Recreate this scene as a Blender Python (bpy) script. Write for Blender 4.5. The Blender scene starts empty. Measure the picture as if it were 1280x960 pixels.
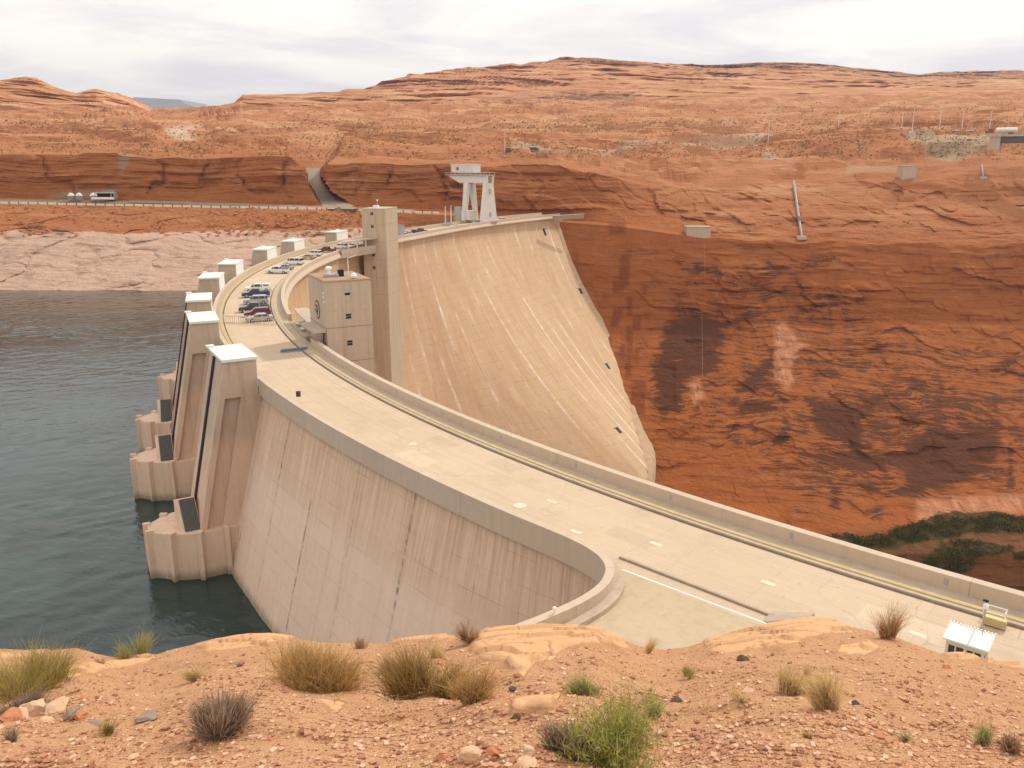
import bpy, bmesh, math, random
import numpy as np
from mathutils import Vector, Matrix
from mathutils.bvhtree import BVHTree
from mathutils.geometry import tessellate_polygon
random.seed(7); rng = np.random.default_rng(7)
S = bpy.context.scene; COL = S.collection
R_ = math.radians
# ------------------------------------------------------------------ camera
F, HY, EYE = 1050.0, 200.0, 28.0            # focal length in px of a 1280 px frame, horizon row, eye height above the crest
PIT = math.atan((480 - HY) / F); SP, CP = math.sin(PIT), math.cos(PIT)
cam = bpy.data.cameras.new('camera'); cam.sensor_width = 36; cam.lens = 36 * F / 1280
cam.clip_start = 0.2; cam.clip_end = 60000
co = bpy.data.objects.new('camera', cam); COL.objects.link(co)
co.location = (0, 0, EYE); co.rotation_euler = (R_(90) - PIT, 0, 0); S.camera = co
S.render.resolution_x, S.render.resolution_y = 1024, 768

def ray(u, v):
    x = (np.asarray(u, float) - 640) / F; y = (np.asarray(v, float) - 480) / F
    return x, CP - y * SP, -SP - y * CP
def at_y(u, v, Y):
    dx, dy, dz = ray(u, v); t = Y / dy
    return dx * t, dy * t, EYE + dz * t
def at_z(u, v, z):
    dx, dy, dz = ray(u, v); t = (z - EYE) / dz
    return np.array([dx * t, dy * t, dz * t + EYE])
def project(P):
    P = np.atleast_2d(np.asarray(P, float)); Z = P[:, 2] - EYE
    dep = P[:, 1] * CP - Z * SP
    return 640 + F * P[:, 0] / dep, 480 - F * (P[:, 1] * SP + Z * CP) / dep

# ------------------------------------------------------------------ noise
_perm = np.random.default_rng(3).permutation(512); _perm = np.concatenate([_perm, _perm, _perm])
_grad = np.random.default_rng(4).normal(size=(512, 3)); _grad /= np.linalg.norm(_grad, axis=1)[:, None]
def perlin(x, y, z):
    x, y, z = np.broadcast_arrays(np.asarray(x, float), np.asarray(y, float), np.asarray(z, float))
    i, j, k = (np.floor(c).astype(int) for c in (x, y, z)); fx, fy, fz = x - i, y - j, z - k
    i, j, k = i & 511, j & 511, k & 511
    fade = lambda t: t * t * t * (t * (t * 6 - 15) + 10)
    u, v, w = fade(fx), fade(fy), fade(fz); out = 0
    for a in (0, 1):
        for b in (0, 1):
            for c in (0, 1):
                g = _grad[_perm[_perm[_perm[(i + a) & 511] + ((j + b) & 511)] + ((k + c) & 511)] % 512]
                d = g[..., 0] * (fx - a) + g[..., 1] * (fy - b) + g[..., 2] * (fz - c)
                out = out + d * (u if a else 1 - u) * (v if b else 1 - v) * (w if c else 1 - w)
    return out * 1.5
def fbm(x, y, z, o=4, g=.5):
    s, a, t = 0, 1, 0
    for n in range(o):
        s = s + a * perlin(x * 2 ** n + 13.7 * n, y * 2 ** n + 5.1 * n, z * 2 ** n); t += a; a *= g
    return s / t
def ridge(x, y, z, o=3): return 1 - 2 * np.abs(fbm(x, y, z, o))

# ------------------------------------------------------------------ object helpers
def link(o): COL.objects.link(o); return o
def world_inv(o):
    Mw = Matrix.Identity(4)
    while o is not None: Mw = o.matrix_basis @ Mw; o = o.parent
    return np.array(Mw.inverted())
def mesh(name, V, Fc, mat=None, parent=None, smooth=False, uv=None, world=True):
    me = bpy.data.meshes.new(name); V = np.asarray(V, float)
    if parent is not None and world:
        M = world_inv(parent); V = V @ M[:3, :3].T + M[:3, 3]
    me.from_pydata(V.tolist(), [], [tuple(int(i) for i in f) for f in Fc])
    if mat: me.materials.append(mat)
    if smooth: me.polygons.foreach_set('use_smooth', [True] * len(me.polygons))
    if uv is not None:
        L = me.uv_layers.new(name='UVMap'); idx = np.empty(len(me.loops), int); me.loops.foreach_get('vertex_index', idx)
        L.data.foreach_set('uv', np.asarray(uv, np.float32)[idx].ravel())
    me.update(); o = link(bpy.data.objects.new(name, me)); o.parent = parent
    return o
def grid_mesh(name, P, mat, parent=None, smooth=True, uv=None, mask=None):
    """P: (rows, cols, 3) array; mask: (rows-1, cols-1) faces to keep"""
    r, c = P.shape[:2]; idx = np.arange(r * c).reshape(r, c)
    q = np.stack([idx[:-1, :-1], idx[1:, :-1], idx[1:, 1:], idx[:-1, 1:]], -1).reshape(-1, 4)
    if mask is not None: q = q[mask.ravel()]
    V = P.reshape(-1, 3)
    if mask is not None:
        used = np.unique(q); mp = np.full(len(V), -1); mp[used] = np.arange(len(used)); q = mp[q]; V = V[used]
        if uv is not None: uv = uv.reshape(-1, 2)[used]
    if parent is not None:
        M = world_inv(parent); V = V @ M[:3, :3].T + M[:3, 3]
    me = bpy.data.meshes.new(name); me.vertices.add(len(V)); me.vertices.foreach_set('co', V.astype(np.float32).ravel())
    me.loops.add(len(q) * 4); me.loops.foreach_set('vertex_index', q.astype(np.int32).ravel())
    me.polygons.add(len(q)); me.polygons.foreach_set('loop_start', np.arange(len(q), dtype=np.int32) * 4)
    me.polygons.foreach_set('loop_total', np.full(len(q), 4, np.int32))
    me.polygons.foreach_set('use_smooth', np.full(len(q), smooth))
    if uv is not None:
        L = me.uv_layers.new(name='UVMap'); L.data.foreach_set('uv', uv.reshape(-1, 2).astype(np.float32)[q.ravel()].ravel())
    me.update(calc_edges=True); me.validate()
    if mat: me.materials.append(mat)
    o = link(bpy.data.objects.new(name, me)); o.parent = parent; return o
def tri_mesh(name, V, T, mat):
    me = bpy.data.meshes.new(name); me.vertices.add(len(V)); me.vertices.foreach_set('co', V.astype(np.float32).ravel())
    me.loops.add(len(T) * 3); me.loops.foreach_set('vertex_index', T.astype(np.int32).ravel()); me.polygons.add(len(T))
    me.polygons.foreach_set('loop_start', np.arange(len(T), dtype=np.int32) * 3); me.polygons.foreach_set('loop_total', np.full(len(T), 3, np.int32)); me.polygons.foreach_set('use_smooth', np.zeros(len(T), bool))
    me.update(calc_edges=True); me.materials.append(mat); return link(bpy.data.objects.new(name, me))
class MB:
    def __init__(s): s.v = []; s.f = []
    def add(s, V, Fc):
        n = len(s.v); s.v += [tuple(map(float, p)) for p in V]; s.f += [tuple(n + i for i in f) for f in Fc]; return s
    def hexa(s, b, t):            # bottom quad, top quad (ccw from above)
        return s.add(list(b) + list(t), [(3, 2, 1, 0), (4, 5, 6, 7), (0, 1, 5, 4), (1, 2, 6, 5), (2, 3, 7, 6), (3, 0, 4, 7)])
    def box(s, x0, x1, y0, y1, z0, z1, M=None):
        b = [(x0, y0, z0), (x1, y0, z0), (x1, y1, z0), (x0, y1, z0)]; t = [(p[0], p[1], z1) for p in b]
        if M is not None: b = [M @ Vector(p) for p in b]; t = [M @ Vector(p) for p in t]
        return s.hexa(b, t)
    def prism(s, poly, z0, z1, M=None, top=None):
        n = len(poly); top = top or poly
        V = [(p[0], p[1], z0) for p in poly] + [(p[0], p[1], z1) for p in top]
        if M is not None: V = [M @ Vector(p) for p in V]
        return s.add(V, [tuple(range(n))[::-1], tuple(range(n, 2 * n))] + [(i, (i + 1) % n, n + (i + 1) % n, n + i) for i in range(n)])
    def tube(s, path, r, n=6, r1=None, cap=True):
        P = [Vector(p) for p in path]; V = []; m = len(P)
        for i, p in enumerate(P):
            d = (P[min(i + 1, m - 1)] - P[max(i - 1, 0)]).normalized()
            a = d.cross(Vector((0, 0, 1)) if abs(d.z) < .95 else Vector((1, 0, 0))).normalized(); b = d.cross(a)
            rr = r + ((r1 if r1 is not None else r) - r) * i / max(1, m - 1)
            V += [p + (a * math.cos(2 * math.pi * k / n) + b * math.sin(2 * math.pi * k / n)) * rr for k in range(n)]
        Fc = [(i * n + k, i * n + (k + 1) % n, (i + 1) * n + (k + 1) % n, (i + 1) * n + k) for i in range(m - 1) for k in range(n)]
        if cap: Fc += [tuple(range(n))[::-1], tuple(range((m - 1) * n, m * n))]
        return s.add(V, Fc)
    def lathe(s, prof, c=(0, 0, 0), n=16):
        V = [(c[0] + r * math.cos(2 * math.pi * k / n), c[1] + r * math.sin(2 * math.pi * k / n), c[2] + z) for r, z in prof for k in range(n)]
        m = len(prof)
        return s.add(V, [(i * n + k, i * n + (k + 1) % n, (i + 1) * n + (k + 1) % n, (i + 1) * n + k) for i in range(m - 1) for k in range(n)] + [tuple(range(n))[::-1], tuple(range((m - 1) * n, m * n))])
    def build(s, name, mat, parent=None, world=True, smooth=False, bevel=0):
        o = mesh(name, s.v, s.f, mat, parent, smooth, world=world)
        if bevel:
            b = o.modifiers.new('bevel', 'BEVEL'); b.width = bevel; b.segments = 2; b.limit_method = 'ANGLE'
        return o
def thing(name, label, cat, loc=(0, 0, 0), rz=0, group=None):
    o = link(bpy.data.objects.new(name, None)); o.location = loc; o.rotation_euler = (0, 0, rz)
    o.matrix_basis = Matrix.Translation(loc) @ Matrix.Rotation(rz, 4, 'Z')
    o.empty_display_size = .5; return tag(o, label, cat, group)
def tag(o, label, cat, group=None):
    o['label'] = label; o['category'] = cat
    if group: o['group'] = group
    return o
def struct(o, label=None, cat=None, kind='structure'):
    o['kind'] = kind
    if label: o['label'] = label
    if cat: o['category'] = cat
    return o
def frame(P, rz): return Matrix.Translation(Vector(P)) @ Matrix.Rotation(rz, 4, 'Z')

# ------------------------------------------------------------------ materials
class NT:
    def __init__(s, name):
        s.m = bpy.data.materials.new(name); s.m.use_nodes = True; s.t = s.m.node_tree; s.b = s.t.nodes['Principled BSDF']
    def n(s, typ, inp=None, **kw):
        nd = s.t.nodes.new(typ)
        for k, v in kw.items(): setattr(nd, k, v)
        for k, v in (inp or {}).items(): s.set(nd.inputs[k], v)
        return nd
    def set(s, sock, v):
        if hasattr(v, 'is_output'): s.t.links.new(v, sock)
        elif hasattr(v, 'outputs'): s.t.links.new(v.outputs[0], sock)
        else:
            if isinstance(v, tuple) and len(v) == 3 and sock.type == 'RGBA': v = (*v, 1)
            sock.default_value = v
    def pos(s): return s.n('ShaderNodeNewGeometry').outputs['Position']
    def scale(s, vec, sc):
        return s.n('ShaderNodeVectorMath', {0: vec, 1: sc}, operation='MULTIPLY').outputs[0]
    def noise(s, vec, sc=1., det=4, rough=.55, dist=0.):
        return s.n('ShaderNodeTexNoise', {'Vector': vec, 'Scale': sc, 'Detail': det, 'Roughness': rough, 'Distortion': dist}).outputs['Fac']
    def math(s, op, a, b=0., c=0., clamp=False):
        nd = s.n('ShaderNodeMath', {0: a, 1: b, 2: c}, operation=op); nd.use_clamp = clamp; return nd.outputs[0]
    def ramp(s, f, a, b, lo=0., hi=1.):
        return s.n('ShaderNodeMapRange', {'Value': f, 'From Min': a, 'From Max': b, 'To Min': lo, 'To Max': hi}).outputs[0]
    def mix(s, f, a, b, mode='MIX'):
        nd = s.n('ShaderNodeMix', data_type='RGBA', blend_type=mode); s.set(nd.inputs[0], f); s.set(nd.inputs[6], a); s.set(nd.inputs[7], b); return nd.outputs[2]
    def col(s, c): s.set(s.b.inputs['Base Color'], c)
    def rough(s, r, spec=.3): s.set(s.b.inputs['Roughness'], r); s.b.inputs['Specular IOR Level'].default_value = spec
    def bump(s, h, st=.5, d=1.):
        s.set(s.b.inputs['Normal'], s.n('ShaderNodeBump', {'Height': h, 'Strength': st, 'Distance': d}).outputs[0])
    def attr(s, name): return s.n('ShaderNodeAttribute', attribute_name=name)
def plain(name, c, r=.6, spec=.3, var=.12, sc=3., metal=0.):
    m = NT(name); f = m.noise(m.pos(), sc, 3)
    m.col(m.mix(f, tuple(x * (1 - var) for x in c), tuple(min(1, x * (1 + var)) for x in c))); m.rough(r, spec); m.b.inputs['Metallic'].default_value = metal
    return m.m
def concrete(name, c, joint=None, stain=(.10, .07, .05), stain_amt=.5, white=0., zsplit=None, low=None, jw=.035, streak=.35, bump=.25, rust=0., waterline=False):
    """poured concrete: lift and contraction joints on UV metres, dark or white streaks down the face, tide-mark band by height"""
    m = NT(name); P = m.pos()
    big = m.noise(P, .06, 5, .6); fine = m.noise(P, 1.3, 5, .65)
    base = m.mix(big, tuple(x * .86 for x in c), tuple(x * 1.1 for x in c))
    base = m.mix(m.ramp(fine, .3, .7, 0, .35), base, tuple(x * .78 for x in c))
    if low:
        z = m.n('ShaderNodeSeparateXYZ', {0: P}).outputs[2]
        zz = m.math('ADD', z, m.math('MULTIPLY', m.math('SUBTRACT', big, .5), 3.))
        base = m.mix(m.ramp(zz, zsplit + 1.2, zsplit - 1.2), base, m.mix(fine, low, tuple(x * .85 for x in low)))
    if waterline:
        zw = m.n('ShaderNodeSeparateXYZ', {0: P}).outputs[2]
        base = m.mix(m.ramp(m.math('ADD', zw, m.math('MULTIPLY', m.math('SUBTRACT', fine, .5), 1.4)), -22.9, -24.0, 0, .8), base, (.16, .135, .075))
        base = m.mix(m.math('MULTIPLY', m.ramp(zw, -19.5, -23, 0, .35), fine), base, tuple(x * .6 for x in c))
    h = fine
    if joint:
        uv = m.n('ShaderNodeUVMap').outputs[0]
        sx = m.n('ShaderNodeSeparateXYZ', {0: uv})
        wob = m.math('MULTIPLY', m.math('SUBTRACT', m.noise(uv, .35, 3), .5), .25)
        uvw = m.n('ShaderNodeCombineXYZ', {0: m.math('ADD', sx.outputs[0], wob), 1: m.math('ADD', sx.outputs[1], wob)}).outputs[0]
        br = m.n('ShaderNodeTexBrick', {'Vector': uvw, 'Scale': 1., 'Mortar Size': jw, 'Mortar Smooth': .3, 'Brick Width': joint[0], 'Row Height': joint[1], 'Color1': (0, 0, 0, 1), 'Color2': (1, 1, 1, 1)})
        br.offset = 0.; br.squash = 1.
        tone = m.n('ShaderNodeSeparateColor', {0: br.outputs['Color']}).outputs[0]
        base = m.mix(m.ramp(tone, 0, 1, 0, .22), base, tuple(x * .78 for x in c))
        jt = m.math('MULTIPLY', br.outputs['Fac'], m.ramp(m.noise(uv, .22, 5, .7), .44, .68, .04, .6))
        base = m.mix(jt, base, tuple(x * .42 for x in c))
        if white:
            pv_ = m.noise(m.n('ShaderNodeCombineXYZ', {0: m.math('MULTIPLY', sx.outputs[0], .10), 1: m.math('MULTIPLY', sx.outputs[1], .028), 2: 1.}).outputs[0], 1., 5, .65)
            base = m.mix(m.ramp(pv_, .46, .62, 0, .4), base, tuple(x * y for x, y in zip(c, (.80, .70, .60)))); base = m.mix(m.ramp(pv_, .42, .30, 0, .22), base, tuple(min(1, x * 1.22) for x in c))
        if rust:
            rz_ = m.n('ShaderNodeCombineXYZ', {0: m.math('MULTIPLY', sx.outputs[0], 3.2), 1: m.math('MULTIPLY', sx.outputs[1], .10), 2: 4.}).outputs[0]
            rk = m.math('MULTIPLY', m.ramp(m.noise(rz_, 1., 4, .65), .42, .66), m.ramp(m.math('ADD', sx.outputs[1], m.math('MULTIPLY', m.noise(uv, .1, 4, .6), 11.)), -5., 3.5))
            base = m.mix(m.math('MULTIPLY', rk, rust), base, (.33, .17, .085))
        # streaks running down the face
        sv = m.n('ShaderNodeCombineXYZ', {0: m.math('MULTIPLY', sx.outputs[0], 1.1), 1: m.math('MULTIPLY', sx.outputs[1], .035)}).outputs[0]
        st = m.noise(sv, 1., 5, .7)
        base = m.mix(m.ramp(st, .52, .78, 0, streak), base, stain)
        sv2 = m.n('ShaderNodeCombineXYZ', {0: m.math('MULTIPLY', sx.outputs[0], .45), 1: m.math('MULTIPLY', sx.outputs[1], .05), 2: 7.}).outputs[0]
        base = m.mix(m.ramp(m.noise(sv2, 1., 5, .7), .55, .75, 0, streak), base, tuple(min(1, x * 1.35) for x in c))
        # narrow marks along the contraction joints
        ux = m.math('DIVIDE', m.math('ADD', sx.outputs[0], wob), joint[0]); fr = m.math('ABSOLUTE', m.math('SUBTRACT', m.math('FRACT', m.math('ADD', ux, .5)), .5))
        near = m.ramp(fr, .030, .004); seg = m.ramp(m.noise(m.n('ShaderNodeCombineXYZ', {0: m.math('MULTIPLY', m.math('FLOOR', m.math('ADD', ux, .5)), 9.3), 1: m.math('MULTIPLY', sx.outputs[1], .09)}).outputs[0], 1., 4, .7), .44, .58)
        k = m.math('MULTIPLY', m.math('MULTIPLY', near, seg), m.ramp(m.noise(uv, 1.5, 3), .35, .6))
        if stain_amt: base = m.mix(m.math('MULTIPLY', k, m.math('MULTIPLY', stain_amt, .8)), base, (.07, .055, .045))
        if white:
            w = m.math('MULTIPLY', m.ramp(m.math('ADD', fr, m.math('MULTIPLY', m.math('SUBTRACT', m.noise(uv, .3, 4), .5), .1)), .11, .0), m.ramp(m.noise(m.n('ShaderNodeCombineXYZ', {0: m.math('MULTIPLY', m.math('FLOOR', m.math('ADD', ux, .5)), 5.1), 1: m.math('MULTIPLY', sx.outputs[1], .022), 2: 3.}).outputs[0], 1., 4, .7), .45, .60))
            base = m.mix(m.math('MULTIPLY', m.math('MULTIPLY', w, m.ramp(m.noise(uv, .5, 5, .75), .34, .60, .05, 1.)), white), base, (.8, .74, .64))
        h = m.math('SUBTRACT', fine, m.math('MULTIPLY', br.outputs['Fac'], 1.5))
    if not joint:
        xs = m.n('ShaderNodeSeparateXYZ', {0: P})
        sv = m.n('ShaderNodeCombineXYZ', {0: m.math('MULTIPLY', xs.outputs[0], 1.1), 1: m.math('MULTIPLY', xs.outputs[1], 1.1), 2: m.math('MULTIPLY', xs.outputs[2], .07)}).outputs[0]
        k = m.noise(sv, 1., 5, .7); base = m.mix(m.ramp(k, .5, .72, 0, .5), base, tuple(x * y for x, y in zip(c, (.62, .52, .44)))); base = m.mix(m.ramp(k, .42, .28, 0, .4), base, tuple(min(1, x * 1.25) for x in c))
        pl_ = m.math('ABSOLUTE', m.math('SUBTRACT', m.math('FRACT', m.math('DIVIDE', xs.outputs[2], 2.3)), .5)); base = m.mix(m.math('MULTIPLY', m.ramp(pl_, .018, .0), m.ramp(big, .35, .65, .05, .45)), base, tuple(x * .55 for x in c))
    m.col(base); m.rough(.88, .2); m.bump(h, bump, .12); return m.m
M = {}
M['up'] = concrete('upstream_concrete', (.71, .53, .385), (9.6, 2.3), (.36, .23, .15), 1., .0, zsplit=-9., low=(.77, .59, .47), streak=.42, jw=.05, rust=.5, waterline=True)
M['down'] = concrete('downstream_concrete', (.57, .40, .248), (9.2, 2.9), (.30, .18, .10), .6, 1., jw=.12, streak=.45)
M['deck'] = None
M['conc'] = concrete('weathered_concrete', (.50, .41, .31))
M['parapet'] = concrete('parapet_concrete', (.58, .47, .36), (6., 40.), (.25, .2, .15), .0, .0, jw=.05, streak=.25)
M['tower'] = concrete('intake_tower_concrete', (.54, .42, .32), None, zsplit=-7., low=(.70, .50, .37), waterline=True)
M['base'] = concrete('intake_base_concrete', (.72, .54, .41), None, waterline=True)
M['lift'] = concrete('elevator_tower_concrete', (.52, .42, .31))
M['block'] = concrete('grey_block_concrete', (.50, .41, .32))
M['plate'] = plain('worn_plate_paint', (.68, .59, .46), .7)
M['line'] = plain('joint_and_kerb_shadow', (.16, .12, .09), .9)  # dark joints, and the painted shadow line of the kerbs
M['white'] = plain('white_roof_paint', (.70, .73, .68), .5, .4, .05)
M['wpaint'] = plain('white_paint', (.78, .77, .74), .5, .4, .06)
M['yellow'] = plain('yellow_kerb_paint', (.50, .395, .215), .85, .2, .25, 1.5)
M['steel'] = plain('grey_painted_steel', (.34, .34, .34), .5, .5, .1)
M['crane'] = plain('pale_crane_paint', (.66, .63, .58), .55, .4, .12, .8)
M['crane_dk'] = plain('worn_crane_plate', (.42, .38, .34), .6, .3, .2, .8)
M['dark'] = plain('dark_opening', (.018, .017, .018), .6, .2)
M['slot'] = plain('dark_gate_rail', (.035, .036, .055), .6, .3)
M['grate'] = plain('dark_trash_rack', (.10, .095, .092), .7, .3)
M['glass'] = plain('window_glass', (.02, .022, .025), .08, .6)
M['tyre'] = plain('tyre_rubber', (.02, .02, .02), .9, .1)
M['rim'] = plain('alloy_wheel', (.45, .45, .46), .35, .5, metal=.6)
M['lamp'] = plain('lamp_lens', (.75, .75, .72), .2, .6)
M['red'] = plain('red_emblem', (.5, .06, .05), .6)
M['galv'] = plain('galvanised_pipe', (.27, .235, .21), .6, .4)
M['brown'] = plain('brown_sign_back', (.07, .05, .035), .7)
M['cable'] = plain('pale_cable', (.40, .25, .17), .7)
M['wood'] = plain('weathered_post', (.12, .10, .08), .9)

def deck_material():
    m = NT('road_deck_concrete'); P = m.pos(); a = m.noise(P, .05, 5, .6); b = m.noise(P, .6, 5, .65)
    c = m.mix(a, (.47, .36, .25), (.61, .48, .345)); c = m.mix(m.ramp(b, .45, .75, 0, .45), c, (.44, .355, .26))
    uv = m.n('ShaderNodeUVMap').outputs[0]
    br = m.n('ShaderNodeTexBrick', {'Vector': uv, 'Scale': 1., 'Mortar Size': .025, 'Brick Width': 9.6, 'Row Height': 4.6, 'Color1': (0, 0, 0, 1), 'Color2': (1, 1, 1, 1)}); br.offset = 0.
    tone = m.n('ShaderNodeSeparateColor', {0: br.outputs['Color']}).outputs[0]
    c = m.mix(m.ramp(tone, 0, 1, 0, .22), c, (.65, .53, .38))
    c = m.mix(m.ramp(m.noise(P, .22, 5, .7), .54, .68, 0, .5), c, (.43, .335, .235))
    c = m.mix(m.math('MULTIPLY', br.outputs['Fac'], .3), c, (.3, .24, .18))
    # tyre-worn lanes and drips
    sx = m.n('ShaderNodeSeparateXYZ', {0: uv})
    lane = m.noise(m.n('ShaderNodeCombineXYZ', {0: m.math('MULTIPLY', sx.outputs[0], .03), 1: m.math('MULTIPLY', sx.outputs[1], 1.1)}).outputs[0], 1., 3)
    c = m.mix(m.ramp(lane, .5, .75, 0, .35), c, (.42, .34, .25))
    wear = m.noise(m.n('ShaderNodeCombineXYZ', {0: m.math('MULTIPLY', sx.outputs[0], .012), 1: m.math('MULTIPLY', sx.outputs[1], 2.6), 2: 5.}).outputs[0], 1., 4, .6)
    c = m.mix(m.ramp(wear, .55, .72, 0, .4), c, (.36, .285, .21)); crk = m.n('ShaderNodeTexVoronoi', {'Vector': m.n('ShaderNodeVectorMath', {0: P, 1: m.scale(m.n('ShaderNodeTexNoise', {'Vector': P, 'Scale': .5}).outputs['Color'], (2.5, 2.5, 0))}, operation='ADD').outputs[0], 'Scale': .16}, feature='DISTANCE_TO_EDGE').outputs['Distance']
    c = m.mix(m.math('MULTIPLY', m.ramp(crk, .010, .0), m.ramp(a, .45, .6, 0, .5)), c, (.27, .21, .155)); rep_ = m.n('ShaderNodeTexVoronoi', {'Vector': m.scale(uv, (.11, .24, 0)), 'Scale': 1., 'Randomness': .9}, distance='CHEBYCHEV'); rc_ = m.n('ShaderNodeSeparateColor', {0: rep_.outputs['Color']}).outputs[0]
    c = m.mix(m.math('MULTIPLY', m.ramp(rc_, .80, .81), m.ramp(rep_.outputs['Distance'], .27, .26, 0, .35)), c, (.66, .55, .41)); c = m.mix(m.math('MULTIPLY', m.ramp(rc_, .16, .15), m.ramp(rep_.outputs['Distance'], .23, .22, 0, .35)), c, (.40, .32, .235))
    spots = m.ramp(m.noise(P, 2.2, 2, .4), .68, .74, 0, .4); c = m.mix(spots, c, (.28, .22, .17))
    m.col(c); m.rough(.85, .25); m.bump(b, .15, .05); return m.m
M['deck'] = deck_material()
def apron_material():
    m = NT('apron_asphalt_concrete'); P = m.pos(); a = m.noise(P, .12, 5, .65); b = m.noise(P, 1.2, 5, .65)
    c = m.mix(a, (.43, .34, .225), (.56, .46, .32)); c = m.mix(m.ramp(b, .45, .7, 0, .4), c, (.34, .28, .19))
    m.col(c); m.rough(.9, .2); m.bump(b, .2, .04); return m.m
M['apron'] = apron_material()
# ------------------------------------------------------------------ dam geometry in polar terms
CX, CY = 181.0, 232.0
def off(th): return 25 * np.clip((np.asarray(th, float) - 22) / 30, 0, 3) ** 1.5      # arch straightens towards the far abutment
def pol(th, r, z=0.):
    a = np.radians(th); r = np.asarray(r, float) + off(th)
    return np.stack(np.broadcast_arrays(CX - r * np.cos(a), CY + r * np.sin(a), np.asarray(z, float)), -1)
def pv(th, r, z=0.): return Vector(pol(th, r, z))
def th_at_u(u, r, z, lo=-60, hi=55):
    t = np.linspace(lo, hi, 4000); P = pol(t, r, z); uu, vv = project(P); return t, uu, vv
def down_prof(th, z):
    d = np.clip(-5.5 - np.asarray(z, float), 0, 400)
    k = np.clip((np.asarray(th, float) - 16) / 24, 0, 1); k = 1 + 3.2 * k * k * (3 - 2 * k)
    return (.12 * d + .0013 * d * d * np.clip(1.2 - d / 400, .5, 1)) * k
WZ = -24.3
ZD = np.concatenate([np.linspace(-1.2, -12, 10), np.linspace(-15, -190, 60)])
CONT = np.array([(287, 692), (292, 703), (305, 711), (330, 722), (350, 731), (370, 739), (400, 752), (450, 775), (490, 786), (530, 797), (570, 803), (605, 806), (700, 809), (900, 812)], float)
th_end = []
for z in ZD:
    t = np.linspace(22, 54, 1200); P = pol(t, 236.2 - down_prof(t, z), z); uu, vv = project(P)
    g = uu - np.interp(vv, CONT[:, 0], CONT[:, 1]); i = np.argmax(g > 0) if (g > 0).any() else len(t) - 1
    th_end.append(t[i])
th_end = np.array(th_end); th_end = np.convolve(np.pad(th_end, 3, 'edge'), np.ones(7) / 7, 'valid')
_cp = pol(th_end, 236.2 - down_prof(th_end, ZD), ZD); _cu, _cv = project(_cp)
print('contact', [(round(a), round(b), round(c, 1), round(d, 1)) for a, b, c, d in zip(_cu[::6], _cv[::6], _cp[::6, 1], th_end[::6])])

# ------------------------------------------------------------------ far side terrain: one sheet from hilltops to river
U = np.arange(-520, 1801, 2.5)
def K(*a): a = np.array(a, float).reshape(-1, 2); return np.interp(U, a[:, 0], a[:, 1])
o_ = np.argsort(_cv)
def contact_y(v): return float(np.interp(v, _cv[o_], _cp[o_, 1])) + 1.0
def right(v, yl, vl):       # rows below the crest: lake-shore values on the left, canyon wall values on the right
    w = np.clip((U - 440) / 110, 0, 1); yr = contact_y(v) + np.clip((U - 800) / 400, 0, 1.2) * (-6 if v > 450 else 2)
    return vl * (1 - w) + v * w, yl * (1 - w) + yr * w
V1 = K(-520,112,-150,105,0,101,20,99,30,97,44,97,52,101,70,108,95,116,120,109,140,114,165,123,195,138,240,138,268,134,290,131,303,118,420,115,436,110,455,111,480,101,505,97,512,91,530,91,560,86,620,81,640,78,650,80,690,75,700,73,730,72,790,76,860,81,930,80,980,79,1040,82,1090,86,1150,94,1175,90,1280,89,1500,95,1800,100)
Y1 = K(-520,1100,120,1100,160,1200,195,1500,250,1500,290,1350,500,1500,700,1800,1280,1900,1800,1900)
rows = []
def row(n, v, y, wc, wp, wh=0.): rows.append((n, np.broadcast_to(v, U.shape).astype(float), np.broadcast_to(y, U.shape).astype(float), wc, wp, wh))
row(6, V1 + 11, Y1 * 1.35, 0, 0, 0)
row(34, V1, Y1, 0, .6, .8)
row(34, K(-520,122,0,118,95,126,160,132,195,139,250,139,300,127,420,124,500,116,600,106,730,100,900,100,1050,102,1280,103,1800,106), K(-520,1000,120,1000,160,1080,195,1350,250,1350,300,1200,500,1300,700,1500,1280,1550,1800,1550), 0, .8, 1)
row(26, K(-520,142,0,140,195,140.5,250,140.5,300,138,450,136,600,134,750,135,900,130,1050,126,1280,120,1800,120), K(-520,900,100,900,195,1100,250,1100,300,1000,600,1080,1280,1150,1800,1150), 0, 1, .5)
row(40, K(-520,160,300,158,600,160,900,158,1280,143,1800,143), K(-520,700,0,700,1280,740,1800,740), 0, 1, .1)
row(14, K(-520,186,0,186,400,182,700,190,900,192,1000,185,1100,178,1240,165,1280,172,1800,172), K(-520,520,400,530,700,550,900,610,1800,620), .2, 1, 0)
row(46, K(-520,193,145,193,152,197,165,197,380,194,403,205,560,205,700,209,800,232,850,240,900,233,1000,229,1100,226,1280,216,1800,216), K(-520,446,400,447,560,462,720,470,800,486,880,505,1000,512,1280,514,1800,514), .55, .4, 0)
row(8, K(-520,246,0,247,400,256,560,262,640,268,720,276,780,280,870,291,900,298,1000,300,1800,300), K(-520,437,400,437,560,452,720,456,1000,450,1280,450,1800,450), .0, .0, 0)
row(34, K(-520,255,0,256,400,263,560,269,700,278,780,284,870,297,1000,305,1800,305), K(-520,422,400,424,560,440,720,444,1000,446,1800,446), .05, 0, 0)
ring_v = K(-520,288,0,290,230,301,440,320,1800,330)
v, y = right(400, K(-520,388,1800,388), ring_v); row(46, v, y, .8, 0, 0)
v, y = right(520, K(-520,344,1800,344), K(-520,367,1800,367)); row(44, v, y, .8, 0, 0)
v, y = right(640, K(-520,340,1800,340), K(-520,396,1800,396)); row(20, v, y, .7, 0, 0)
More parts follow.
